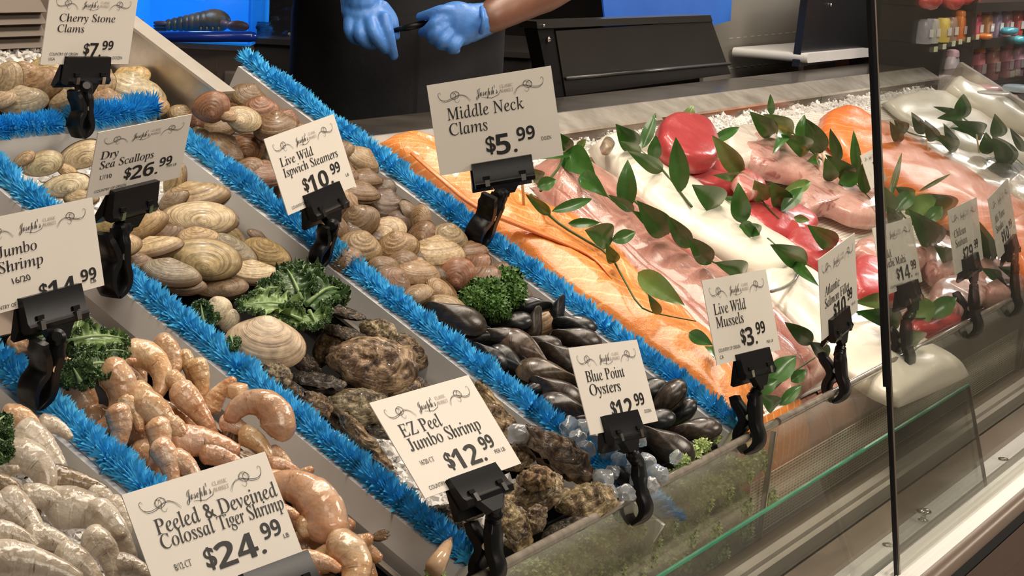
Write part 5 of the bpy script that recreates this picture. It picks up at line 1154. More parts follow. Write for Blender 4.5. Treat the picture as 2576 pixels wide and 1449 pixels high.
def scroll(mb, cx, cy, s, flip):
    f = -1 if flip else 1
    def sp(pts, w0=0.0003, w1=0.0008):
        q = smoothline([Vector((cx+f*x*s, cy+y*s, 0)) for x, y in pts], 40); ribbon(mb, [(p.x, p.y) for p in q], w0*s/0.03, w1*s/0.03)
    sp([(-1.0, -0.35), (-0.75, -0.05), (-0.35, 0.12), (0.2, -0.05), (0.6, -0.12), (0.9, 0.0), (1.0, 0.3), (0.88, 0.42), (0.82, 0.28)])
    sp([(-0.95, -0.42), (-0.65, -0.02), (-0.2, 0.05), (0.3, -0.16), (0.7, -0.18), (0.93, 0.02)])
    sp([(0.15, -0.05), (-0.05, 0.28), (-0.3, 0.25), (-0.25, 0.0), (0.05, -0.12), (0.25, 0.1), (0.1, 0.3), (-0.1, 0.15), (0.0, -0.2), (-0.15, -0.35), (-0.3, -0.2)])
    sp([(-0.35, 0.1), (-0.15, 0.36), (0.15, 0.28), (0.2, 0.02)])
CW_, CH_ = 0.178, 0.128
def card_print(lines, price, cents, small=(), scr=True, big=1.0):
    """lettering in card coordinates: x 0..W, y 0..-H"""
    mb = MB(); g = MB()
    scroll(mb, 0.036, -0.0225, 0.0225, True); scroll(mb, 0.142, -0.0225, 0.0225, False)
    text_mesh(mb, "Joseph's", 0.066, -0.0265, 0.0125, 'script', width=0.0315)
    ribbon(mb, [(0.074, -0.0285), (0.088, -0.0315), (0.098, -0.0285), (0.102, -0.022)], 0.0003, 0.0007)
    text_mesh(g, 'CLASSIC', 0.1015, -0.0195, 0.0044, 'serif', width=0.0185); text_mesh(g, 'MARKET', 0.1015, -0.0262, 0.0044, 'serif', width=0.0185)
    for s, x, y, h, w in lines: text_mesh(mb, s, x, y, h, 'serif', width=w)
    px, py, ph, pw = price[1:]
    text_mesh(mb, '$', px-ph*0.50, py+ph*0.22, ph*0.78, 'dollar', sx=.9)
    text_mesh(mb, price[0]+'.', px, py, ph, 'bold', width=pw)
    text_mesh(mb, cents, px+pw+ph*0.06, py+ph*0.52, ph*0.66, 'bold', sx=.92)
    for s, x, y, h, w in small: text_mesh(mb, s, x, y, h, 'sans', width=w)
    return mb, g
def clip_axis(C0, R):
    return Matrix(((R[0].x, R[1].x, R[2].x, C0.x), (R[0].y, R[1].y, R[2].y, C0.y), (R[0].z, R[1].z, R[2].z, C0.z), (0, 0, 0, 1)))
def clamp_jaw(t, joint, tip, qdir, wdir, front, sp=1.0):
    """one curved leg of the black sign clamp"""
    D = tip-joint; L = D.length; d = D.normalized(); q = (qdir-d*qdir.dot(d)).normalized(); w = d.cross(q).normalized()
    if front: path = [(0.0, 0.0, .15), (0.18, 0.02, .18), (0.36, 0.05, .18), (0.52, 0.09, .17), (0.68, 0.17, .16), (0.82, 0.17, .14), (0.93, 0.09, .10), (1.0, 0.0, .06)]
    else: path = [(0.10, -0.36, .12), (0.22, -0.29, .15), (0.36, -0.16, .16), (0.50, -0.11, .16), (0.66, -0.18, .15), (0.80, -0.18, .13), (0.92, -0.11, .09), (1.0, -0.04, .05)]
    pts = smoothline([Vector((a, b, c)) for a, b, c in path], 22); mb = MB(); rows = []
    for i, p in enumerate(pts):
        c = joint+d*(p.x*L)+q*(p.y*L*sp); th = p.z*L*0.5*sp; hw = L*0.17*(1 if i > 2 else .85)
        a = pts[max(0, i-1)]; b = pts[min(21, i+1)]; tg = (d*(b.x-a.x)+q*(b.y-a.y)*sp).normalized(); nn = tg.cross(w)
        rows.append([c+nn*th+w*hw*.8, c+nn*th*.7+w*hw, c-nn*th*.7+w*hw, c-nn*th+w*hw*.8, c-nn*th-w*hw*.8, c-nn*th*.7-w*hw, c+nn*th*.7-w*hw, c+nn*th-w*hw*.8])
    mb.grid(rows, closed=True, cap0=True, cap1=True); part('clamp_jaw', mb, black_pl, t, True, 50)
    return joint+d*(0.40*L), w, L, q, d
def sign(word, TL, TR, BL, head, hw_px, joint, tip, content, anchor, lip_=False, where='', bare=False):
    Zt = depth(anchor); s = FPX/Zt
    a = Vector((TR[0]-TL[0], TR[1]-TL[1])); b = Vector((BL[0]-TL[0], BL[1]-TL[1]))
    W = max(CW_, a.length/s*1.015)
    rd = RD((TR[0]+BL[0])/2, (TR[1]+BL[1])/2)
    A0 = CR*(a.x/s)-CUP*(a.y/s); B0 = CR*(b.x/s)-CUP*(b.y/s)
    qa, qb, qc = rd.dot(rd), A0.dot(rd), A0.dot(A0)-W*W
    dzA = (-qb+math.sqrt(max(0.0, qb*qb-qa*qc)))/qa
    A = A0+rd*dzA
    ar = A.dot(rd); ar = math.copysign(max(abs(ar), 0.03), ar if ar else 1)
    dzB = max(-0.08, min(0.08, -(A.dot(B0))/ar))
    B = B0+rd*dzB
    cen = PD((TR[0]+BL[0])/2, (TR[1]+BL[1])/2, Zt); O = cen-A/2-B/2
    lx, ly = A.length, B.length; ex = A.normalized(); ey = (-B+ex*B.dot(ex)).normalized(); ez = ex.cross(ey)
    if ez.dot(CB) < 0: ez = -ez
    M = clip_axis(O, (ex, ey, ez))
    t = thing('price_card', 'white card %s' % where, 'price card', M, 'white price cards standing over the seafood')
    mb = MB(); mb.box((lx/2, -ly/2, -0.0005), lx, ly, 0.0010); me = mb.mesh('card', card_m, False); link('card_sheet', me, t)
    if content:
        k = content; mp, g = k
        sc = Matrix.Diagonal((lx/CW_, ly/CH_, 1, 1))
        for nm, q, mt in (('lettering', mp, ink), ('shop_mark', g, ink_g)):
            if q.v:
                me = q.mesh(nm, mt, False, recalc=False); me.transform(sc); link(nm, me, t)
    if bare: return t
    # clip
    det = a.x*b.y-a.y*b.x; hx, hy = head[0]-TL[0], head[1]-TL[1]
    al = (hx*b.y-hy*b.x)/det; be = (a.x*hy-a.y*hx)/det
    hc = O+A*al+B*be+ez*0.002
    w = 0.086; h = 0.031
    ct = thing('sign_clip', 'black clamp holding the %s card' % word, 'sign clip', hc, 'black sign clips')
    mb = MB()
    prof = [(h/2, 0.0045), (h/2, -0.003), (-h/2, -0.004), (-h/2-0.004, 0.0), (-h/2-0.004, 0.007), (-h/2+0.002, 0.0095), (-h/2+0.006, 0.007)]
    mb.prism([hc+ey*y+ez*z for y, z in prof], ex*(-w/2), ex*(w/2)); part('gripper', mb, black_pl, ct, True, 30)
    mb = MB(); prof = [(h/2-0.004, -0.004), (-h/2-0.008, -0.016), (-h/2-0.011, -0.012), (-h/2, -0.004)]
    mb.prism([hc+ey*y+ez*z for y, z in prof], ex*(-w/2-0.002), ex*(w/2-0.002)); part('rear_grip', mb, black_pl, ct, True, 30)
    for sg in (-1, 1):
        mb = MB(); mb.box(hc+ex*(sg*0.026)+ey*(-h/2+0.002)+ez*0.0095, 0.0065, 0.009, 0.003, (ex, ey, ez)); part('pin', mb, chrome, ct, False)
        mb = MB(); mb.box(hc+ex*(sg*0.026)+ey*(-h/2+0.0095)+ez*0.0078, 0.0095, 0.004, 0.0022, (ex, ey, ez)); part('notch', mb, black_dull, ct, False)
    j = PD(joint[0], joint[1], Zt); 
    nb = hc-ey*(h/2+0.003)+ez*0.003
    mb = MB(); r0 = [nb+ex*(sx*0.021)+ez*sz for sx, sz in ((-1, .005), (1, .005), (1, -.004), (-1, -.004))]; q2 = nb-ey*0.014
    r1 = [q2+ex*(sx*0.011)+ez*sz for sx, sz in ((-1, .005), (1, .005), (1, -.004), (-1, -.004))]
    mb.grid([r0, r1], closed=True, cap0=True, cap1=True); part('neck', mb, black_pl, ct, False)
    mb = MB(); dj = (j-q2); dl = max(dj.length, 0.004); dj = dj.normalized()
    mb.lathe(q2-dj*0.003, dj, [(0.004, 0), (0.0065, 0.004), (0.0045, 0.008), (0.0085, 0.010), (0.0085, max(0.016, dl*0.55)), (0.0068, max(0.017, dl*0.58)), (0.0085, max(0.018, dl*0.62)), (0.0085, max(0.024, dl)), (0.005, max(0.027, dl+0.003))], 16); part('ball_joint', mb, black_pl, ct, True, 40)
    tp = anchor
    qd = Vector((0, -1, 0)) if lip_ else TX
    m, wv, L, qv, dv = clamp_jaw(ct, j, tp, qd, None, True); clamp_jaw(ct, j, tp, qd, None, False)
    mb = MB(); mb.tube([m-wv*L*0.16, m+wv*L*0.16], L*0.055, 10); part('spring', mb, chrome, ct, True, 40)
    return t
def S(*a): return a
def lipa(px, py): return PA(px, py, 1, -0.449)
CO = 'COUNTRY OF ORIGIN'
sign('cherry stone clams', (131, -20), (352, -16), (105, 160), (213, 172), 180, (216, 222), (200, 345),
     card_print([('Cherry Stone', .024, -.052, .0135, .112), ('Clams', .023, -.071, .0135, .052)], ('7', .092, -.114, .024, .024), '99', [(CO, .014, -.112, .0052, .056), ('USA', .014, -.1205, .005, .012), ('DOZEN', .142, -.119, .0052, .020)]), P(200, 345, -0.01), where='reading Cherry Stone Clams at upper left')
sign('dry sea scallops', (252, 336), (487, 284), (221, 500), (328, 498), 175, (301, 575), (282, 745),
     card_print([('Dry', .012, -.054, .0150, .032), ('Sea Scallops', .014, -.073, .0150, .100), ('U/10', .017, -.094, .0085, .022)], ('26', .076, -.108, .026, .052), '99', [(CO, .012, -.118, .0052, .058), ('PER LB', .146, -.100, .0052, .019)]), P(282, 745, 0.0), where='reading Dry Sea Scallops, standing over the pale steamers')
sign('jumbo shrimp', (-76, 565), (237, 491), (-43, 795), (125, 772), 240, (145, 850), (78, 1020),
     card_print([('Jumbo', .034, -.055, .0150, .054), ('Shrimp', .032, -.076, .0150, .062), ('16/20', .047, -.094, .0085, .026)], ('14', .095, -.128, .025, .048), '99', [(CO, .012, -.124, .0052, .058), ('LB', .158, -.120, .0052, .008)]), P(78, 1020, 0.0), where='reading Jumbo Shrimp at the left edge')
sign('steamers', (668, 352), (841, 283), (727, 538), (812, 505), 145, (838, 566), (795, 665),
     card_print([('Live Wild', .018, -.052, .0145, .082), ('Ispwich Steamers', .018, -.070, .0145, .138), ], ('10', .066, -.108, .026, .060), '99', [(CO+' USA', .012, -.122, .0048, .064), ('LB', .160, -.107, .005, .008)]), P(795, 668, 0.0), where='reading Live Wild Ispwich Steamers, among the brown clams')
sign('middle neck', (1075, 216), (1386, 165), (1108, 442), (1264, 428), 158, (1257, 490), (1190, 618),
     card_print([('Middle Neck', .022, -.053, .0170, .110), ('Clams', .022, -.075, .0170, .054)], ('5', .084, -.112, .028, .030), '99', [('DOZN', .150, -.102, .0052, .014)]), P(1190, 618, 0.0), where='reading Middle Neck Clams, tallest over the salmon end')
sign('easy peel shrimp', (935, 1016), (1180, 937), (1072, 1247), (1197, 1222), 222, (1240, 1305), (1222, 1475),
     card_print([('EZ Peel', .020, -.052, .0165, .070), ('Jumbo Shrimp', .020, -.071, .0165, .128), ('16/20 CT', .022, -.090, .0060, .024)], ('12', .074, -.110, .0255, .054), '99', [(CO, .014, -.121, .0052, .058), ('PER LB', .146, -.106, .0052, .019)]), lipa(1222, 1475), True, where='reading EZ Peel Jumbo Shrimp in front of the oysters')
sign('tiger shrimp', (315, 1248), (672, 1127), (420, 1532), (700, 1460), 170, (720, 1540), (740, 1680),
     card_print([('Peeled & Deveined', .022, -.051, .0165, .152), ('Colossal', .022, -.067, .0155, .064), ('Tiger Shrimp', .092, -.067, .0155, .084), ('8/12 CT', .027, -.092, .0072, .020)], ('24', .076, -.106, .0265, .060), '99', [('LB', .162, -.098, .0052, .007)]), lipa(740, 1680), True, where='reading Peeled & Deveined Colossal Tiger Shrimp at the bottom')
sign('blue point oysters', (1433, 878), (1604, 850), (1488, 1090), (1560, 1072), 165, (1606, 1165), (1598, 1318),
     card_print([('Blue Point', .023, -.053, .0165, .098), ('Oysters', .024, -.073, .0165, .078)], ('12', .078, -.113, .027, .050), '99', [('DOZEN', .148, -.112, .005, .018)]), lipa(1598, 1318), True, where='reading Blue Point Oysters beside the ice chunks')
sign('mussels', (1768, 708), (1928, 674), (1806, 916), (1893, 912), 155, (1900, 990), (1880, 1140),
     card_print([('Live Wild', .016, -.054, .0165, .088), ('Mussels', .016, -.074, .0165, .074)], ('3', .088, -.110, .027, .030), '99', [(CO, .010, -.110, .0052, .058), ('CA', .010, -.120, .0052, .010), ('PER LB', .143, -.113, .0045, .018)]), lipa(1880, 1140), True, where='reading Live Wild Mussels in front of the pink fillets')
sign('salmon fillet', (2060, 655), (2151, 583), (2069, 855), (2107, 812), 95, (2114, 880), (2100, 1012),
     card_print([('Atlantic', .020, -.064, .0150, .072), ('Salmon Fillet', .020, -.083, .0150, .118)], ('10', .072, -.112, .026, .054), '99', [('PER LB', .146, -.112, .0045, .018)]), lipa(2100, 1012), True, where='reading Atlantic Salmon Fillet left of the black glass seal')
sign('mahi mahi', (2196, 576), (2292, 544), (2226, 742), (2282, 735), 95, (2280, 805), (2262, 935),
     card_print([('Wild', .020, -.062, .0150, .040), ('Mahi Mahi', .020, -.080, .0150, .100)], ('14', .080, -.112, .026, .056), '99', [(CO, .030, -.120, .0045, .056), ('PER LB', .150, -.112, .0045, .016)]), lipa(2262, 935), True, where='reading Wild Mahi Mahi right of the black glass seal')
sign('seabass', (2385, 532), (2457, 494), (2403, 690), (2438, 665), 76, (2450, 728), (2436, 850),
     card_print([('Chilean', .020, -.058, .0150, .070), ('Seabass', .022, -.078, .0150, .070)], ('29', .072, -.112, .026, .056), '99', []), lipa(2436, 850), True, where='reading Chilean Seabass, second from the right')
sign('tuna steaks', (2486, 502), (2535, 447), (2512, 652), (2540, 622), 48, (2552, 690), (2542, 796),
     card_print([('Ahi Tuna', .020, -.058, .0150, .086), ('Steaks', .020, -.078, .0150, .060)], ('10', .066, -.110, .026, .056), '99', [('PER LB', .150, -.104, .0045, .016)]), lipa(2542, 796), True, where='reading Ahi Tuna Steaks at the right edge')
sign('far salmon', (2165, 392), (2205, 370), (2192, 475), (2230, 470), 40, None, None,
     card_print([('10.', .090, -.075, .034, .070)], ('5', .120, -.118, .030, .03), '', []), P(2200, 480, 0.02), bare=True, where='small, stuck in the far salmon behind the black seal')
# ------------------------------------------------------------------ behind the counter
HR = Vector((CR.x, CR.y, 0)).normalized(); HF = Vector((CB.x, CB.y, 0)).normalized(); UP = Vector((0, 0, 1))
blue_wall = pbr('blue_tank_plastic', (0.02, 0.28, 0.75), 0.25, 0, (0.05, 0.42, 0.90), 4, emit=((0.01, 0.24, 0.80), 0.42))
blue_rim = pbr('blue_bumper', (0.012, 0.05, 0.42), 0.22, 0, None, coat=0.5)
def wbox(mb, pA, pB, z0, z1, dep, mi=0):
    """box whose front face runs from pA to pB (plan points), going back by dep"""
    d = (pB-pA); d.z = 0; L = d.length; d.normalize(); n = Vector((-d.y, d.x, 0))
    if n.dot(HF) > 0: n = -n
    c = Vector(((pA.x+pB.x)/2, (pA.y+pB.y)/2, (z0+z1)/2))+n*dep/2
    mb.box(c, L, dep, z1-z0, (d, n, UP), mi)
a, b = PD(300, 105, 4.2), PD(628, 100, 4.2); zt = PD(490, 104, 4.2).z
t = thing('lobster_tank', 'bright blue lit tank with dark blue bumper rim holding a lobster', 'tank', Vector(((a.x+b.x)/2, (a.y+b.y)/2, zt)))
d = HR; bk = -HF
mb = MB(); p = a+bk*0.30; q = b+bk*0.30; wbox(mb, Vector(p), Vector(q), zt, zt+0.34, 0.01); part('back_wall', mb, blue_wall, t, False)
mb = MB(); wbox(mb, a+bk*0.30, a+bk*0.30+d*0.008, zt, zt+0.34, -0.30); part('side_wall', mb, blue_wall, t, False)
mb = MB(); c = b+bk*0.15; mb.box(Vector((c.x, c.y, zt+0.17)), 0.008, 0.30, 0.34, (d, bk, UP)); part('side_wall', mb, clear_mat('blue_clear_wall', (0.72, 0.88, 1.0), 0.05, 0.3), t, False)
mb = MB(); c = (a+b)/2+bk*0.15; mb.box(Vector((c.x, c.y, zt-0.002)), (b-a).length, 0.30, 0.004, (d, bk, UP)); part('tank_floor', mb, blue_wall, t, False)
mb = MB(); c = (a+b)/2; mb.box(Vector((c.x, c.y, zt+0.17)), (b-a).length, 0.006, 0.34, (d, bk, UP)); part('front_pane', mb, MATS['blue_clear_wall'], t, False)
mb = MB(); r = 0.0115
mb.tube([PD(290, 93, 4.17), PD(480, 92.5, 4.17), PD(630, 92, 4.17), PD(637, 92, 4.18), PD(640, 92, 4.20)], [r, r, r, r*.85, r*.4], 14); part('bumper_rim', mb, blue_rim, t)
lob_m = pbr('lobster_shell', (0.07, 0.035, 0.015), 0.35, 0, (0.24, 0.10, 0.035), 24, (50, 0.4, 0.003))
lob_r = pbr('lobster_red', (0.34, 0.07, 0.03), 0.4, 0, (0.16, 0.05, 0.025), 30)
lamp('tank_lamp', 'POINT', PD(500, -30, 4.27), PD(500, 60, 4.3), 0.35, (0.9, 0.95, 1.0), 0.03)
L0 = PD(492, 60, 4.33); t = thing('lobster', 'brown lobster lying in the bright blue tank', 'lobster', Vector((L0.x, L0.y, zt+0.001)))
mb = MB(); mb.ball(PD(540, 52, 4.33), 0.036, 16, 10, (1.0, .7, .72), (HR, -HF, UP)); part('carapace', mb, lob_m, t)
mb = MB()
for k in range(7): mb.ball(PD(515-k*15, 54+k*1.5, 4.33), 0.030-0.0022*k, 12, 8, (.62, .8, .8), (HR, -HF, UP))
part('tail', mb, lob_m, t)
mb = MB()
for s in (-1, 0, 1): mb.ball(PD(404, 66+s*8, 4.33+.01*s), 0.013, 10, 6, (1.3, .6, .4), (HR, -HF, UP))
part('tail_fan', mb, lob_r, t)
for dz in (-.03, .035):
    mb = MB(); mb.tube([PD(560, 58, 4.32+dz), PD(585, 66, 4.30+dz)], [0.008, 0.008], 8); mb.ball(PD(598, 66, 4.30+dz), 0.018, 10, 7, (1.4, .6, .7), (HR, -HF, UP)); part('claw', mb, lob_r, t)
for k in range(4):
    mb = MB(); mb.tube([PD(505+k*14, 62, 4.33), PD(506+k*15, 72, 4.31), PD(504+k*16, 82, 4.31)], [0.004, 0.003, 0.002], 6); part('walking_leg', mb, lob_m, t)
# steel stand under the tank
a, b = PD(250, 110, 4.22), PD(628, 108, 4.22); z1 = zt-0.005
t = thing('steel_stand', 'plain steel stand below the blue lobster tank', 'stand', Vector(((a.x+b.x)/2, (a.y+b.y)/2, 0)))
mb = MB(); wbox(mb, a, b, 0, z1, 0.42); part('cabinet', mb, steel_dark, t, False)
mb = MB(); wbox(mb, a-bk*0.004, b-bk*0.004, z1-0.012, z1, 0.004); part('top_edge', mb, steel, t, False)
for k, (x, y, lab) in enumerate(((594, 209, 'grey rounded outlet cover on the steel stand'), )):
    c = PD(x, y, 4.215); t = thing('outlet_cover', lab, 'outlet', c); mb = MB()
    mb.box(c, 0.055, 0.020, 0.05, (HR, -HF, UP)); me = part('cover', mb, pbr('grey_outlet_plastic', (0.20, 0.17, 0.145), 0.4), t, True)
    bv = me.modifiers.new('b', 'BEVEL'); bv.width = 0.006; bv.segments = 3
    mb = MB(); mb.lathe(c+HF*0.0105, HF, [(0.003, 0), (0.003, 0.001), (0.001, 0.0015)], 10); part('screw', mb, chrome, t)
    mb = MB(); mb.box(c+HF*0.004-UP*0.035, 0.05, 0.016, 0.006, (HR, -HF, UP)); part('lower_flange', mb, MATS['grey_outlet_plastic'], t, False)
mb = MB(); c = PD(545, 165, 4.219); mb.box(c, 0.004, 0.006, 0.025, (HR, -HF, UP)); whole('latch', mb, steel_dark, 'small upright latch on the steel stand left of the outlet', 'latch', smooth=False)
# dark work counter and black plastic bags beside the person
a, b = PD(636, 112, 4.3), PD(1340, 112, 4.3); zc = PD(700, 112, 4.3).z
t = thing('work_counter', 'dark work counter behind the person', 'counter', Vector(((a.x+b.x)/2, (a.y+b.y)/2, 0)))
mb = MB(); wbox(mb, a, b, 0, zc, 0.6); part('counter_body', mb, wall_dark, t, False)
mb = MB(); wbox(mb, a-bk*0.01, b-bk*0.01, zc, zc+0.012, 0.62); part('counter_top', mb, pbr('dark_counter_edge', (0.03, 0.026, 0.023), 0.35), t, False)
bag_m = pbr('black_bag', (0.010, 0.010, 0.011), 0.22, 0, None, bmp=(30, 0.6, 0.01), spec=0.6)
mb = MB(); rows = []
for i in range(18):
    row = []
    for j in range(40):
        x = 645+j*6; y = 100-i*8; hgt = 0.03*mnoise.noise(Vector((x*.012, y*.05, 1)))+0.012*mnoise.noise(Vector((x*.05, y*.12, 4)))
        row.append(PD(x, y+6*math.sin(j*.12), 4.36+0.02*i)+HF*hgt*1.5)
    rows.append(row)
mb.grid(rows); mb.grid([[p-HF*0.05 for p in r] for r in rows]); whole('black_bag', mb, bag_m, 'crumpled glossy black plastic bag on the dark counter left of the person', 'bag')
# ------------------------------------------------------------------ the person
skin = pbr('brown_skin', (0.16, 0.072, 0.045), 0.45, 0, (0.20, 0.09, 0.056), 20)
glove_m = pbr('blue_nitrile', (0.055, 0.20, 0.60), 0.42, 0, (0.085, 0.26, 0.68), 18, (70, 0.35, 0.003), spec=0.45)
cloth = pbr('black_apron_cloth', (0.006, 0.006, 0.008), 0.75, 0, (0.011, 0.011, 0.014), 8, (30, 0.3, 0.004))
shirt_m = pbr('black_shirt', (0.008, 0.0075, 0.009), 0.8)
def remesh(name, mb, mat, parent, vox, smooth=4, label=None):
    o = part(name, mb, mat, parent, True, label=label)
    m = o.modifiers.new('r', 'REMESH'); m.mode = 'VOXEL'; m.voxel_size = vox; m.use_smooth_shade = True
    s = o.modifiers.new('s', 'SMOOTH'); s.iterations = smooth; s.factor = 0.5
    dg = bpy.context.evaluated_depsgraph_get(); me = bpy.data.meshes.new_from_object(o.evaluated_get(dg))
    o.modifiers.clear(); o.data = me
    for p in me.polygons: p.use_smooth = True
    return o
base = PD(1000, 100, 3.78); base.z = 0
ps = thing('person', 'person in black apron and blue gloves holding a black marker', 'person', base)
def W3(x, y, z): return base+HR*x+HF*y+UP*z             # x to picture right, y towards the customer
eL, eR = PD(640, -150, 3.66), PD(1440, -70, 3.66)
wL, wR = PD(905, -48, 3.47), PD(1228, 46, 3.46)
def chain(mb, pts, rad, seg=14):
    q = smoothline(pts, len(pts)*5); m = len(q); rr = [lerp(rad[min(len(rad)-1, int(i/(m-1)*(len(rad)-1)))], rad[min(len(rad)-1, int(i/(m-1)*(len(rad)-1))+1)], (i/(m-1)*(len(rad)-1)) % 1) for i in range(m)]
    mb.tube(q, rr, seg); mb.ball(q[0], rr[0], 12, 8); mb.ball(q[-1], rr[-1], 12, 8)
axp = (HR, HF, UP)
mb = MB()
def torso(mb, k=1.0):
    prof = [(0.86, .155, .11), (0.95, .175, .12), (1.05, .160, .115), (1.15, .158, .115), (1.28, .178, .122), (1.38, .185, .115), (1.44, .15, .085), (1.48, .08, .06)]
    mb.grid([[W3(rx*k*math.cos(2*PI*j/28), ry*k*math.sin(2*PI*j/28), z) for j in range(28)] for z, rx, ry in prof], closed=True, cap0=True, cap1=True)
torso(mb)
chain(mb, [W3(0, 0, 1.46), W3(0, 0.01, 1.56)], [0.055, 0.052])
mb.ball(W3(0, 0.02, 1.655), 0.098, 20, 14, (0.80, 0.98, 1.18), axp); mb.ball(W3(0, 0.045, 1.585), 0.05, 12, 8, (.9, .9, .8), axp)
mb.ball(W3(0, 0.122, 1.638), 0.014, 8, 6, (.9, 1, 1.6), axp)
for s in (-1, 1):
    mb.ball(W3(s*0.080, 0.01, 1.645), 0.022, 8, 6, (.4, .8, 1.3), axp)
    e = eL if s < 0 else eR; w = wL if s < 0 else wR
    chain(mb, [W3(s*0.17, 0, 1.42), (W3(s*0.17, 0, 1.42)+e)/2+UP*0.0, e], [0.062, 0.052, 0.044]); chain(mb, [e, e.lerp(w, .35), w], [0.044, 0.046, 0.030])
    chain(mb, [W3(s*0.09, 0, 0.92), W3(s*0.10, 0.02, 0.5), W3(s*0.10, 0, 0.09)], [0.085, 0.06, 0.042]); chain(mb, [W3(s*0.10, -0.03, 0.05), W3(s*0.11, 0.16, 0.035)], [0.045, 0.034])
remesh('body', mb, skin, ps, 0.011, 3)
mb = MB(); torso(mb, 1.06)
for s, e in ((-1, eL), (1, eR)): chain(mb, [W3(s*0.17, 0, 1.42), W3(s*0.17, 0, 1.42).lerp(e, .7)], [0.072, 0.064])
remesh('shirt', mb, shirt_m, ps, 0.012, 3)
mb = MB()
for s in (-1, 1): chain(mb, [W3(s*0.085, 0, 0.95), W3(s*0.10, 0.02, 0.5), W3(s*0.10, 0, 0.10)], [0.105, 0.078, 0.062])
remesh('trousers', mb, shirt_m, ps, 0.014, 3)
for s in (-1, 1):
    mb = MB(); chain(mb, [W3(s*0.10, -0.04, 0.05), W3(s*0.11, 0.17, 0.04)], [0.05, 0.042]); remesh('shoe', mb, black_dull, ps, 0.012, 2)
mb = MB(); rows = []
for i in range(30):
    z = lerp(1.42, 0.45, i/29); hw = 0.12 if z > 1.30 else lerp(0.12, 0.30, min(1, (1.30-z)/0.12)); row = []
    for j in range(25):
        f = lerp(-1, 1, j/24); an = f*hw/0.19
        row.append(W3(0.205*math.sin(an)*(1.05 if z < 1 else 1), 0.150*math.cos(an)+0.008*math.sin(j*1.3+z*3)*(1.3-z if z < 1.3 else 0)*1.5, z))
    rows.append(row)
mb.grid(rows); mb.grid([[p-HF*0.004 for p in r] for r in rows])
part('apron', mb, cloth, ps)
mb = MB(); mb.box(W3(0.05, 0.162, 1.02), 0.004, 0.004, 0.34, axp); part('apron_seam', mb, shirt_m, ps, False)
mb = MB(); mb.ball(W3(0, 0.005, 1.685), 0.103, 18, 12, (.84, .98, 1.08), axp, lambda d: 1.0 if d.z > -0.05 or d.y < -.2 else 0.85); part('hair', mb, black_dull, ps)
for s in (-1, 1):
    mb = MB(); mb.ball(W3(s*0.032, 0.108, 1.665), 0.009, 10, 8); part('eye', mb, pbr('eye_white', (.7, .68, .64), .2) if 'eye_white' not in MATS else MATS['eye_white'], ps)
mb = MB(); mb.ball(W3(0, 0.106, 1.600), 0.02, 10, 6, (1, .35, .35), axp); part('mouth', mb, pbr('lips', (0.20, 0.07, 0.055), .4), ps)
def H(x, y, dz=0.0): return PD(x, y, 3.44+dz)
def fg(mb, pts, r0, r1):
    k = 1/1440
    q = [H(*p) for p in pts]; chain(mb, q, [r0*k, (r0*.6+r1*.4)*k, r1*k], 12)
mb = MB()                                               # hand on the left of the picture, fingers pointing down
fg(mb, [(900, -45, .03), (905, -20, .02), (912, 10, .01)], 40, 48)
mb.grid([[H(cx+rx*math.cos(2*PI*j/20), cy+rx*0.10*math.cos(2*PI*j/20)+(0), dz+ry*math.sin(2*PI*j/20)/1440) for j in range(20)] for cx, cy, rx, ry, dz in [(905, -30, 46, 34, .03), (914, 5, 58, 38, .015), (922, 38, 64, 40, .005), (926, 66, 60, 36, .0), (925, 84, 48, 28, .0)]], closed=True, cap0=True, cap1=True)
fg(mb, [(966, 48, -.012), (974, 78, -.018), (982, 112, -.010), (990, 140, .004)], 19, 13)
fg(mb, [(932, 60, -.018), (940, 84, -.030), (956, 108, -.022), (968, 124, -.008)], 20, 13)
fg(mb, [(905, 66, -.014), (905, 88, -.026), (918, 106, -.018), (938, 114, .004)], 19, 13)
fg(mb, [(880, 56, -.008), (880, 80, -.018), (890, 98, -.010), (908, 104, .010)], 17, 12)
fg(mb, [(962, 20, .01), (982, 44, .012), (990, 66, .010), (996, 92, .012)], 20, 11)
remesh('glove', mb, glove_m, ps, 0.0028, 3)
mb = MB(); q = [H(868+4*k, -30+((k*7) % 5)*.6, .03) for k in range(2)]
mb.tube([H(862, -30, .03), H(874, -27, .0), H(900, -25, -.008), H(930, -25, -.004), H(948, -29, .03)], 0.0035, 8); part('glove_cuff', mb, glove_m, ps)
mb = MB()                                               # hand on the right of the picture, closed around the marker
fg(mb, [(1226, 46, .03), (1205, 52, .02), (1180, 58, .01)], 42, 50)
mb.ball(H(1150, 60, .0), 58/1440, 16, 12, (1.12, .72, .98), axp)
mb.ball(H(1125, 52, -.006), 46/1440, 14, 10, (1, .7, .85), axp)
fg(mb, [(1140, 30, -.014), (1112, 28, -.022), (1082, 36, -.018), (1056, 42, -.004)], 19, 11)
fg(mb, [(1112, 50, -.022), (1092, 62, -.028), (1076, 76, -.018), (1062, 82, .002)], 19, 12)
fg(mb, [(1112, 70, -.024), (1096, 86, -.030), (1088, 96, -.016), (1098, 102, .008)], 19, 13)
fg(mb, [(1128, 88, -.020), (1114, 104, -.028), (1108, 112, -.014), (1120, 116, .008)], 18, 12)
fg(mb, [(1152, 100, -.012), (1142, 118, -.020), (1136, 124, -.008), (1148, 126, .010)], 17, 11)
remesh('glove', mb, glove_m, ps, 0.0028, 3)
mb = MB(); mb.tube([H(1212, 18, -.005), H(1216, 50, -.03), H(1210, 84, -.012)], 0.004, 8); part('glove_cuff', mb, glove_m, ps)
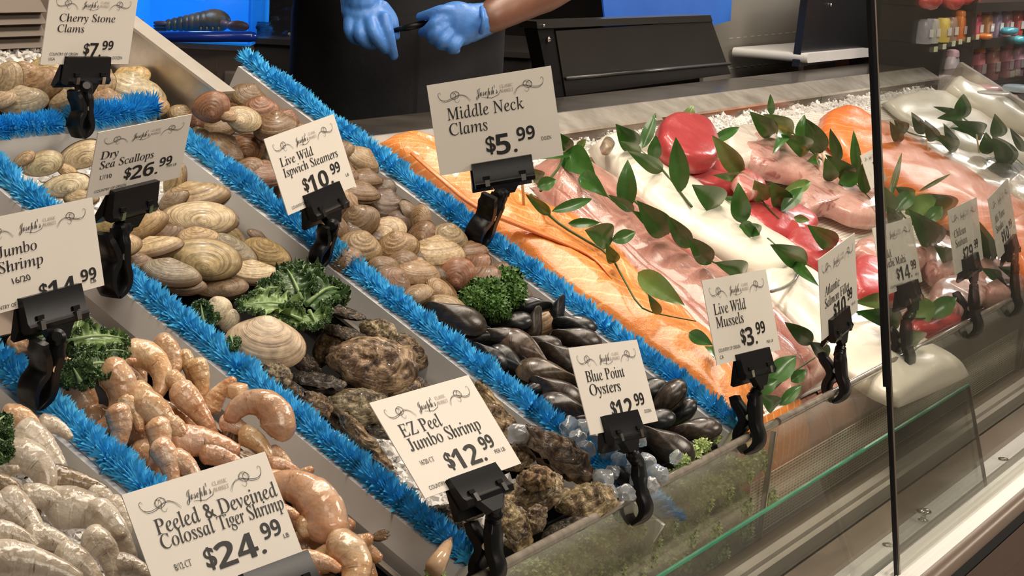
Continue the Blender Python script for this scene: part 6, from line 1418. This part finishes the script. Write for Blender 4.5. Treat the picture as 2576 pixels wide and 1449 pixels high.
mb = MB(); mb.tube([H(985, 78, .004), H(1030, 68, .002), H(1078, 56, .0)], [0.004, 0.0058, 0.0058], 12); mb.tube([H(985, 78, .004), H(972, 81, .005)], [0.003, 0.001], 8)
whole('marker_pen', mb, black_pl, 'slim black marker held between the two blue gloves', 'marker')
# ------------------------------------------------------------------ bins and panels behind the ledge
def yp(pts, y): return [PA(px, py, 1, y) for px, py in pts]
dark_bin = pbr('black_bin_plastic', (0.016, 0.014, 0.012), 0.35, 0, (0.024, 0.021, 0.018), 5)
def ledge_z(p, z=1.0455): p = p.copy(); p.z = z; return p
t = thing('black_bin', 'black slanted bin with hinged side standing behind the ledge', 'bin', PA(1600, 200, 1, 0.45)); t.location.z = 1.0455
def slab(mb, pts, y, dep): mb.prism(yp(pts, y), Vector((0, 0, 0)), Vector((0, dep, 0)))
mb = MB(); slab(mb, [(1398, 78), (1790, 52), (1838, 186), (1424, 242)], 0.45, 0.03); part('front_panel', mb, dark_bin, t, False)
mb = MB(); slab(mb, [(1350, 54), (1788, 38), (1793, 54), (1352, 72)], 0.447, 0.04); part('top_flange', mb, pbr('bin_flange', (0.03, 0.028, 0.026), 0.3), t, False)
mb = MB(); slab(mb, [(1352, 74), (1392, 72), (1420, 242), (1388, 246)], 0.452, 0.03); part('side_bracket', mb, black_dull, t, False)
mb = MB(); mb.tube([PA(1424, 198, 1, 0.446), PA(1836, 160, 1, 0.446)], 0.004, 8); part('lower_lip', mb, MATS['bin_flange'], t)
mb = MB(); c = PA(1378, 99, 1, 0.449); mb.lathe(c, (0, -1, 0), [(0.006, 0), (0.006, 0.004), (0.002, 0.006)], 12); part('hinge_knob', mb, chrome, t)
mb = MB(); c = PA(1367, 64, 1, 0.446); mb.lathe(c, (0, -1, 0), [(0.003, 0), (0.003, 0.002), (0.001, 0.003)], 10); part('rivet', mb, chrome, t)
mb = MB(); slab(mb, [(1512, -45), (1845, -60), (1838, 52), (1650, 104), (1640, 98), (1582, 100), (1574, 96), (1528, 102)], 0.56, 0.004)  # solid glowing sheet added in place of a blue reflection in the glass
whole('blue_reflection_panel', mb, pbr('blue_reflection_glow', (0.03, 0.12, 0.50), 0.4, 0, (0.04, 0.17, 0.60), 5, emit=((0.02, 0.11, 0.5), 0.25)), 'blue glass reflection built as a glowing panel above the black bin', 'panel', smooth=False)
gp = pbr('grey_panel_paint', (0.25, 0.235, 0.205), 0.45, 0, (0.28, 0.265, 0.235), 3)
t = thing('grey_panel', 'grey panel with dashed perforations right of the black bin', 'panel', PA(1930, 190, 1, 0.60))
mb = MB(); slab(mb, [(1760, -70), (2060, -70), (2040, 190), (1770, 235)], 0.62, 0.01); part('sheet', mb, gp, t, False)
mb = MB()
for (x0, y0, x1, y1) in ((1835, 97, 2030, 78), (1835, 172, 2030, 150)):
    for k in range(11):
        f = k/11; x = lerp(x0, x1, f); y = lerp(y0, y1, f); slab(mb, [(x, y-1.2), (x+9, y-2), (x+9, y), (x, y+.8)], 0.6195, 0.001)
part('perforation', mb, pbr('pale_dash', (0.5, 0.48, 0.44), 0.5), t, False)
A_, B_ = PA(1842, 126, 0, 2.62), PA(2030, 152, 0, 2.62)
t = thing('cutting_board', 'white cutting board with rounded edge behind the ledge', 'cutting board', Vector((2.8, (A_.y+B_.y)/2, A_.z-0.012)))
mb = MB(); th = 0.012; yA, yB = A_.y, B_.y; zA = (A_.z+B_.z)/2
prof = [(2.62+0.012*(1-math.cos(x)), zA+0.012*math.sin(x)) for x in [(-90+15*k)*PI/180 for k in range(13)]]
prof = [(2.632-0.012*math.cos(a_), zA+0.012*math.sin(a_)) for a_ in [(-90+15*k)*PI/180 for k in range(13)]]
mb.prism([Vector((x, yB, z)) for x, z in prof]+[Vector((3.1, yB, zA+.012)), Vector((3.1, yB, zA-.012))], Vector((0, 0, 0)), Vector((0, yA-yB, 0))); part('board', mb, white_board, t, True, 30)
mb = MB(); mb.box((2.95, (yA+yB)/2, (zA-0.012)/2), 0.04, 0.04, zA-0.013); part('support_leg', mb, steel_dark, t, False)
t = thing('black_screen', 'tall black panel behind the glass seal at the end of the ledge', 'panel', PA(2150, 150, 1, 0.47)); t.location.z = 1.0455
mb = MB(); slab(mb, [(2040, -60), (2400, -80), (2345, 120), (2010, 168)], 0.42, 0.02); part('sheet', mb, pbr('blue_black_panel', (0.010, 0.011, 0.014), 0.3, 0, (0.016, 0.017, 0.021), 4), t, False)
mb = MB(); c = PA(2089, 12, 1, 0.419); mb.lathe(c, (0, -1, 0), [(0.004, 0), (0.004, 0.003), (0.001, 0.004)], 12); part('screw', mb, chrome, t)
# ------------------------------------------------------------------ packaged goods beyond the end of the display
YS = 0.16
shelf_m = pbr('black_shelf', (0.03, 0.022, 0.02), 0.4)
t = thing('product_shelves', 'dark shelves of packaged goods beyond the fish display', 'shelf unit', Vector((4.0, YS+0.2, 0)))
mb = MB(); mb.box((4.1, YS+0.36, 0.72), 1.75, 0.04, 1.44); part('back_panel', mb, pbr('shelf_back', (0.30, 0.10, 0.08), 0.6), t, False)
def zrow(px, py, y=YS): return PA(px, py, 1, y).z
z1, z2, z3 = zrow(2480, 100), zrow(2480, 208), zrow(2480, 10)
for z in (z1, z2, z3):
    mb = MB(); mb.box((4.1, YS+0.17, z-0.008), 1.75, 0.34, 0.012); part('shelf_board', mb, shelf_m, t, False)
    mb = MB(); mb.box((4.1, YS-0.004, z-0.009), 1.75, 0.006, 0.026); part('price_rail', mb, shelf_m, t, False)
for x in (3.235, 4.965):
    mb = MB(); mb.box((x, YS+0.17, 0.72), 0.012, 0.36, 1.44); part('upright', mb, shelf_m, t, False)
tag_m = pbr('shelf_tag', (0.85, 0.84, 0.76), 0.4, 0, (0.62, 0.64, 0.25), 30)
for k, (px, py) in enumerate([(2354, 124), (2376, 117), (2399, 110), (2416, 105), (2437, 100), (2459, 93)]):
    mb = MB(); c = PA(px, py, 1, YS-0.008); mb.box(c, 0.030, 0.0015, 0.014); part('price_tag', mb, tag_m, t, False)
for k in range(2):
    mb = MB(); c = PA(2547, 186-2*k, 1, YS-0.008)+Vector((0.06*k, 0, 0)); mb.box(c, 0.05, 0.0015, 0.018); part('price_tag', mb, tag_m, t, False)
mb = MB(); c0, c1 = PA(2365, 175, 1, YS-0.03), PA(2640, 140, 1, YS-0.03); mb.box(((c0.x+c1.x)/2, YS-0.03, z2+0.03), c1.x-c0.x, 0.004, 0.06); part('clear_bin_front', mb, clear_mat('clear_bin', (0.95, 0.92, 0.93), 0.08, 0.5), t, False)
PKM = {}
def pk(c, r=0.25):
    k = tuple(round(x, 2) for x in c)
    if k not in PKM: PKM[k] = pbr('package_%d' % len(PKM), c, r, 0, tuple(min(1, x*1.3+.05) for x in c), 30, coat=0.4)
    return PKM[k]
def pouch(px, py, w, h, body, cap, lab, z=None, y=YS+0.03, lie=False, grp='packaged goods on the shelves'):
    c = PA(px, py, 1, y); s = pxm(c); W_, H_ = w/s*1.7, h/s
    zb = c.z-H_/2 if z is None else z
    o = Vector((c.x, y, zb)); t = thing('food_package', lab, 'package', o, grp)
    mb = MB(); rows = []
    for k, (f, wx, wy) in enumerate(((0, .46, .55), (.12, .5, .6), (.5, .5, .55), (.72, .46, .5), (.80, .34, .4))):
        rows.append([o+Vector((W_*wx*math.copysign(abs(math.cos(a))**.5, math.cos(a)), 0.03*wy*math.copysign(abs(math.sin(a))**.5, math.sin(a)), H_*f)) for a in [2*PI*j/20 for j in range(20)]])
    mb.grid(rows, closed=True, cap0=True, cap1=True); part('pack_body', mb, pk(body), t, True, 50)
    if cap:
        mb = MB(); mb.lathe(o+Vector((0, 0, H_*.80)), (0, 0, 1), [(W_*.30, 0), (W_*.30, H_*.10), (W_*.26, H_*.17), (W_*.12, H_*.2)], 14); part('cap', mb, pk(cap), t, True, 50)
    mb = MB(); mb.box(o+Vector((0, -0.0195, H_*.36)), W_*.62, 0.002, H_*.26); part('pack_label', mb, pk((0.78, 0.70, 0.68)), t, False)
OC, PKc, RDc, TEAL, PUR, YEL = (0.85, 0.22, 0.03), (0.75, 0.10, 0.22), (0.55, 0.06, 0.05), (0.05, 0.38, 0.52), (0.42, 0.30, 0.45), (0.72, 0.55, 0.10)
R1 = [(2415, 58, OC, OC, 'orange'), (2432, 50, OC, PKc, 'orange and pink'), (2455, 48, PKc, OC, 'pink with orange top'), (2482, 46, (.8, .35, .12), (.5, .2, .12), 'pale orange with brown top'), (2506, 42, PUR, PUR, 'purple'), (2532, 38, (0.5, .2, .22), PKc, 'dull red'), (2560, 34, RDc, RDc, 'dark red'), (2372, 72, YEL, None, 'yellowish'), (2390, 70, (.35, .25, .2), None, 'brown'), (2345, 68, (.5, .5, .48), None, 'grey'), (2325, 86, (.3, .3, .34), None, 'dark grey')]
for px, py, b, c, lab in R1: pouch(px, py, 26, 76, b, c, '%s package on the upper shelf past the glass seal' % lab, z=z1)
R2 = [(2428, 150, (.62, .16, .2), OC, 'pink pouch with orange cap, left one'), (2462, 143, (.66, .2, .25), OC, 'pink pouch with orange cap, second from left'), (2498, 138, (.5, .2, .18), (.85, .45, .22), 'dull red pouch with pale orange cap'), (2532, 130, (.6, .2, .25), PKc, 'pink pouch with pink cap'), (2562, 124, (.55, .3, .4), TEAL, 'pinkish pouch with teal cap'), (2395, 162, (.55, .5, .55), (.8, .5, .6), 'pale pouch at the left end')]
for px, py, b, c, lab in R2: pouch(px, py, 32, 92, b, c, lab+' of the lower shelf', z=z2)
for k, (px, py, w, h, col, lab) in enumerate([(2540, 78, 70, 26, TEAL, 'teal pack lying on the orange capped pouches'), (2562, 100, 50, 26, (.06, .45, .55), 'teal pack at the right edge above the lower shelf'), (2478, 92, 34, 20, OC, 'small orange pack beside the shelf tags')]):
    c = PA(px, py, 1, YS-0.01); s = pxm(c); mb = MB(); mb.ball(c, 0.5, 16, 10, (w/s*1.5, 0.05, h/s), None, lambda d: .8/max(abs(d.x), abs(d.y), abs(d.z))**.4); whole('food_package', mb, pk(col), lab, 'package', 'packaged goods on the shelves')
for k, (px, py, w, h, col, lab) in enumerate([(2480, 224, 70, 30, (.66, .40, .42), 'pale pink tray pack right of the ledge end'), (2520, 248, 90, 34, (.72, .36, .42), 'pink tray pack in front of the shelves'), (2560, 280, 80, 34, (.70, .30, .38), 'pink tray pack lowest at the right edge'), (2560, 222, 50, 26, (.35, .45, .55), 'bluish wrapped pack at the right edge'), (2500, 234, 60, 12, (.9, .88, .86), 'white label strip pack on pink trays')]):
    c = PA(px, py, 1, YS-0.10-0.03*k); s = pxm(c); mb = MB(); mb.ball(c, 0.5, 16, 10, (w/s*1.6, 0.10, h/s), None, lambda d: .8/max(abs(d.x), abs(d.y), abs(d.z))**.4); whole('tray_pack', mb, pk(col), lab, 'package', 'pink tray packs beyond the fish')
mb = MB(); mb.box((4.1, YS-0.22, 0.48), 1.7, 0.42, 0.94); whole('open_cooler', mb, shelf_m, 'low dark open cooler under the pink tray packs', 'cooler', smooth=False)
for k, (px, py, lab) in enumerate([(2340, 2, 'red bag at the top of the upper shelf, left'), (2400, 4, 'red bag at the top of the upper shelf, middle'), (2440, -4, 'red bag at the top of the upper shelf, right')]):
    c = PA(px, py, 1, YS+0.02); mb = MB(); mb.ball(c, 0.05, 14, 9, (1.3, .5, .45), None, lambda d: 1+.2*mnoise.noise(d*2+Vector((k, 0, 0)))); whole('red_bag', mb, pk(RDc), lab, 'bag', 'red bags on the top shelf')
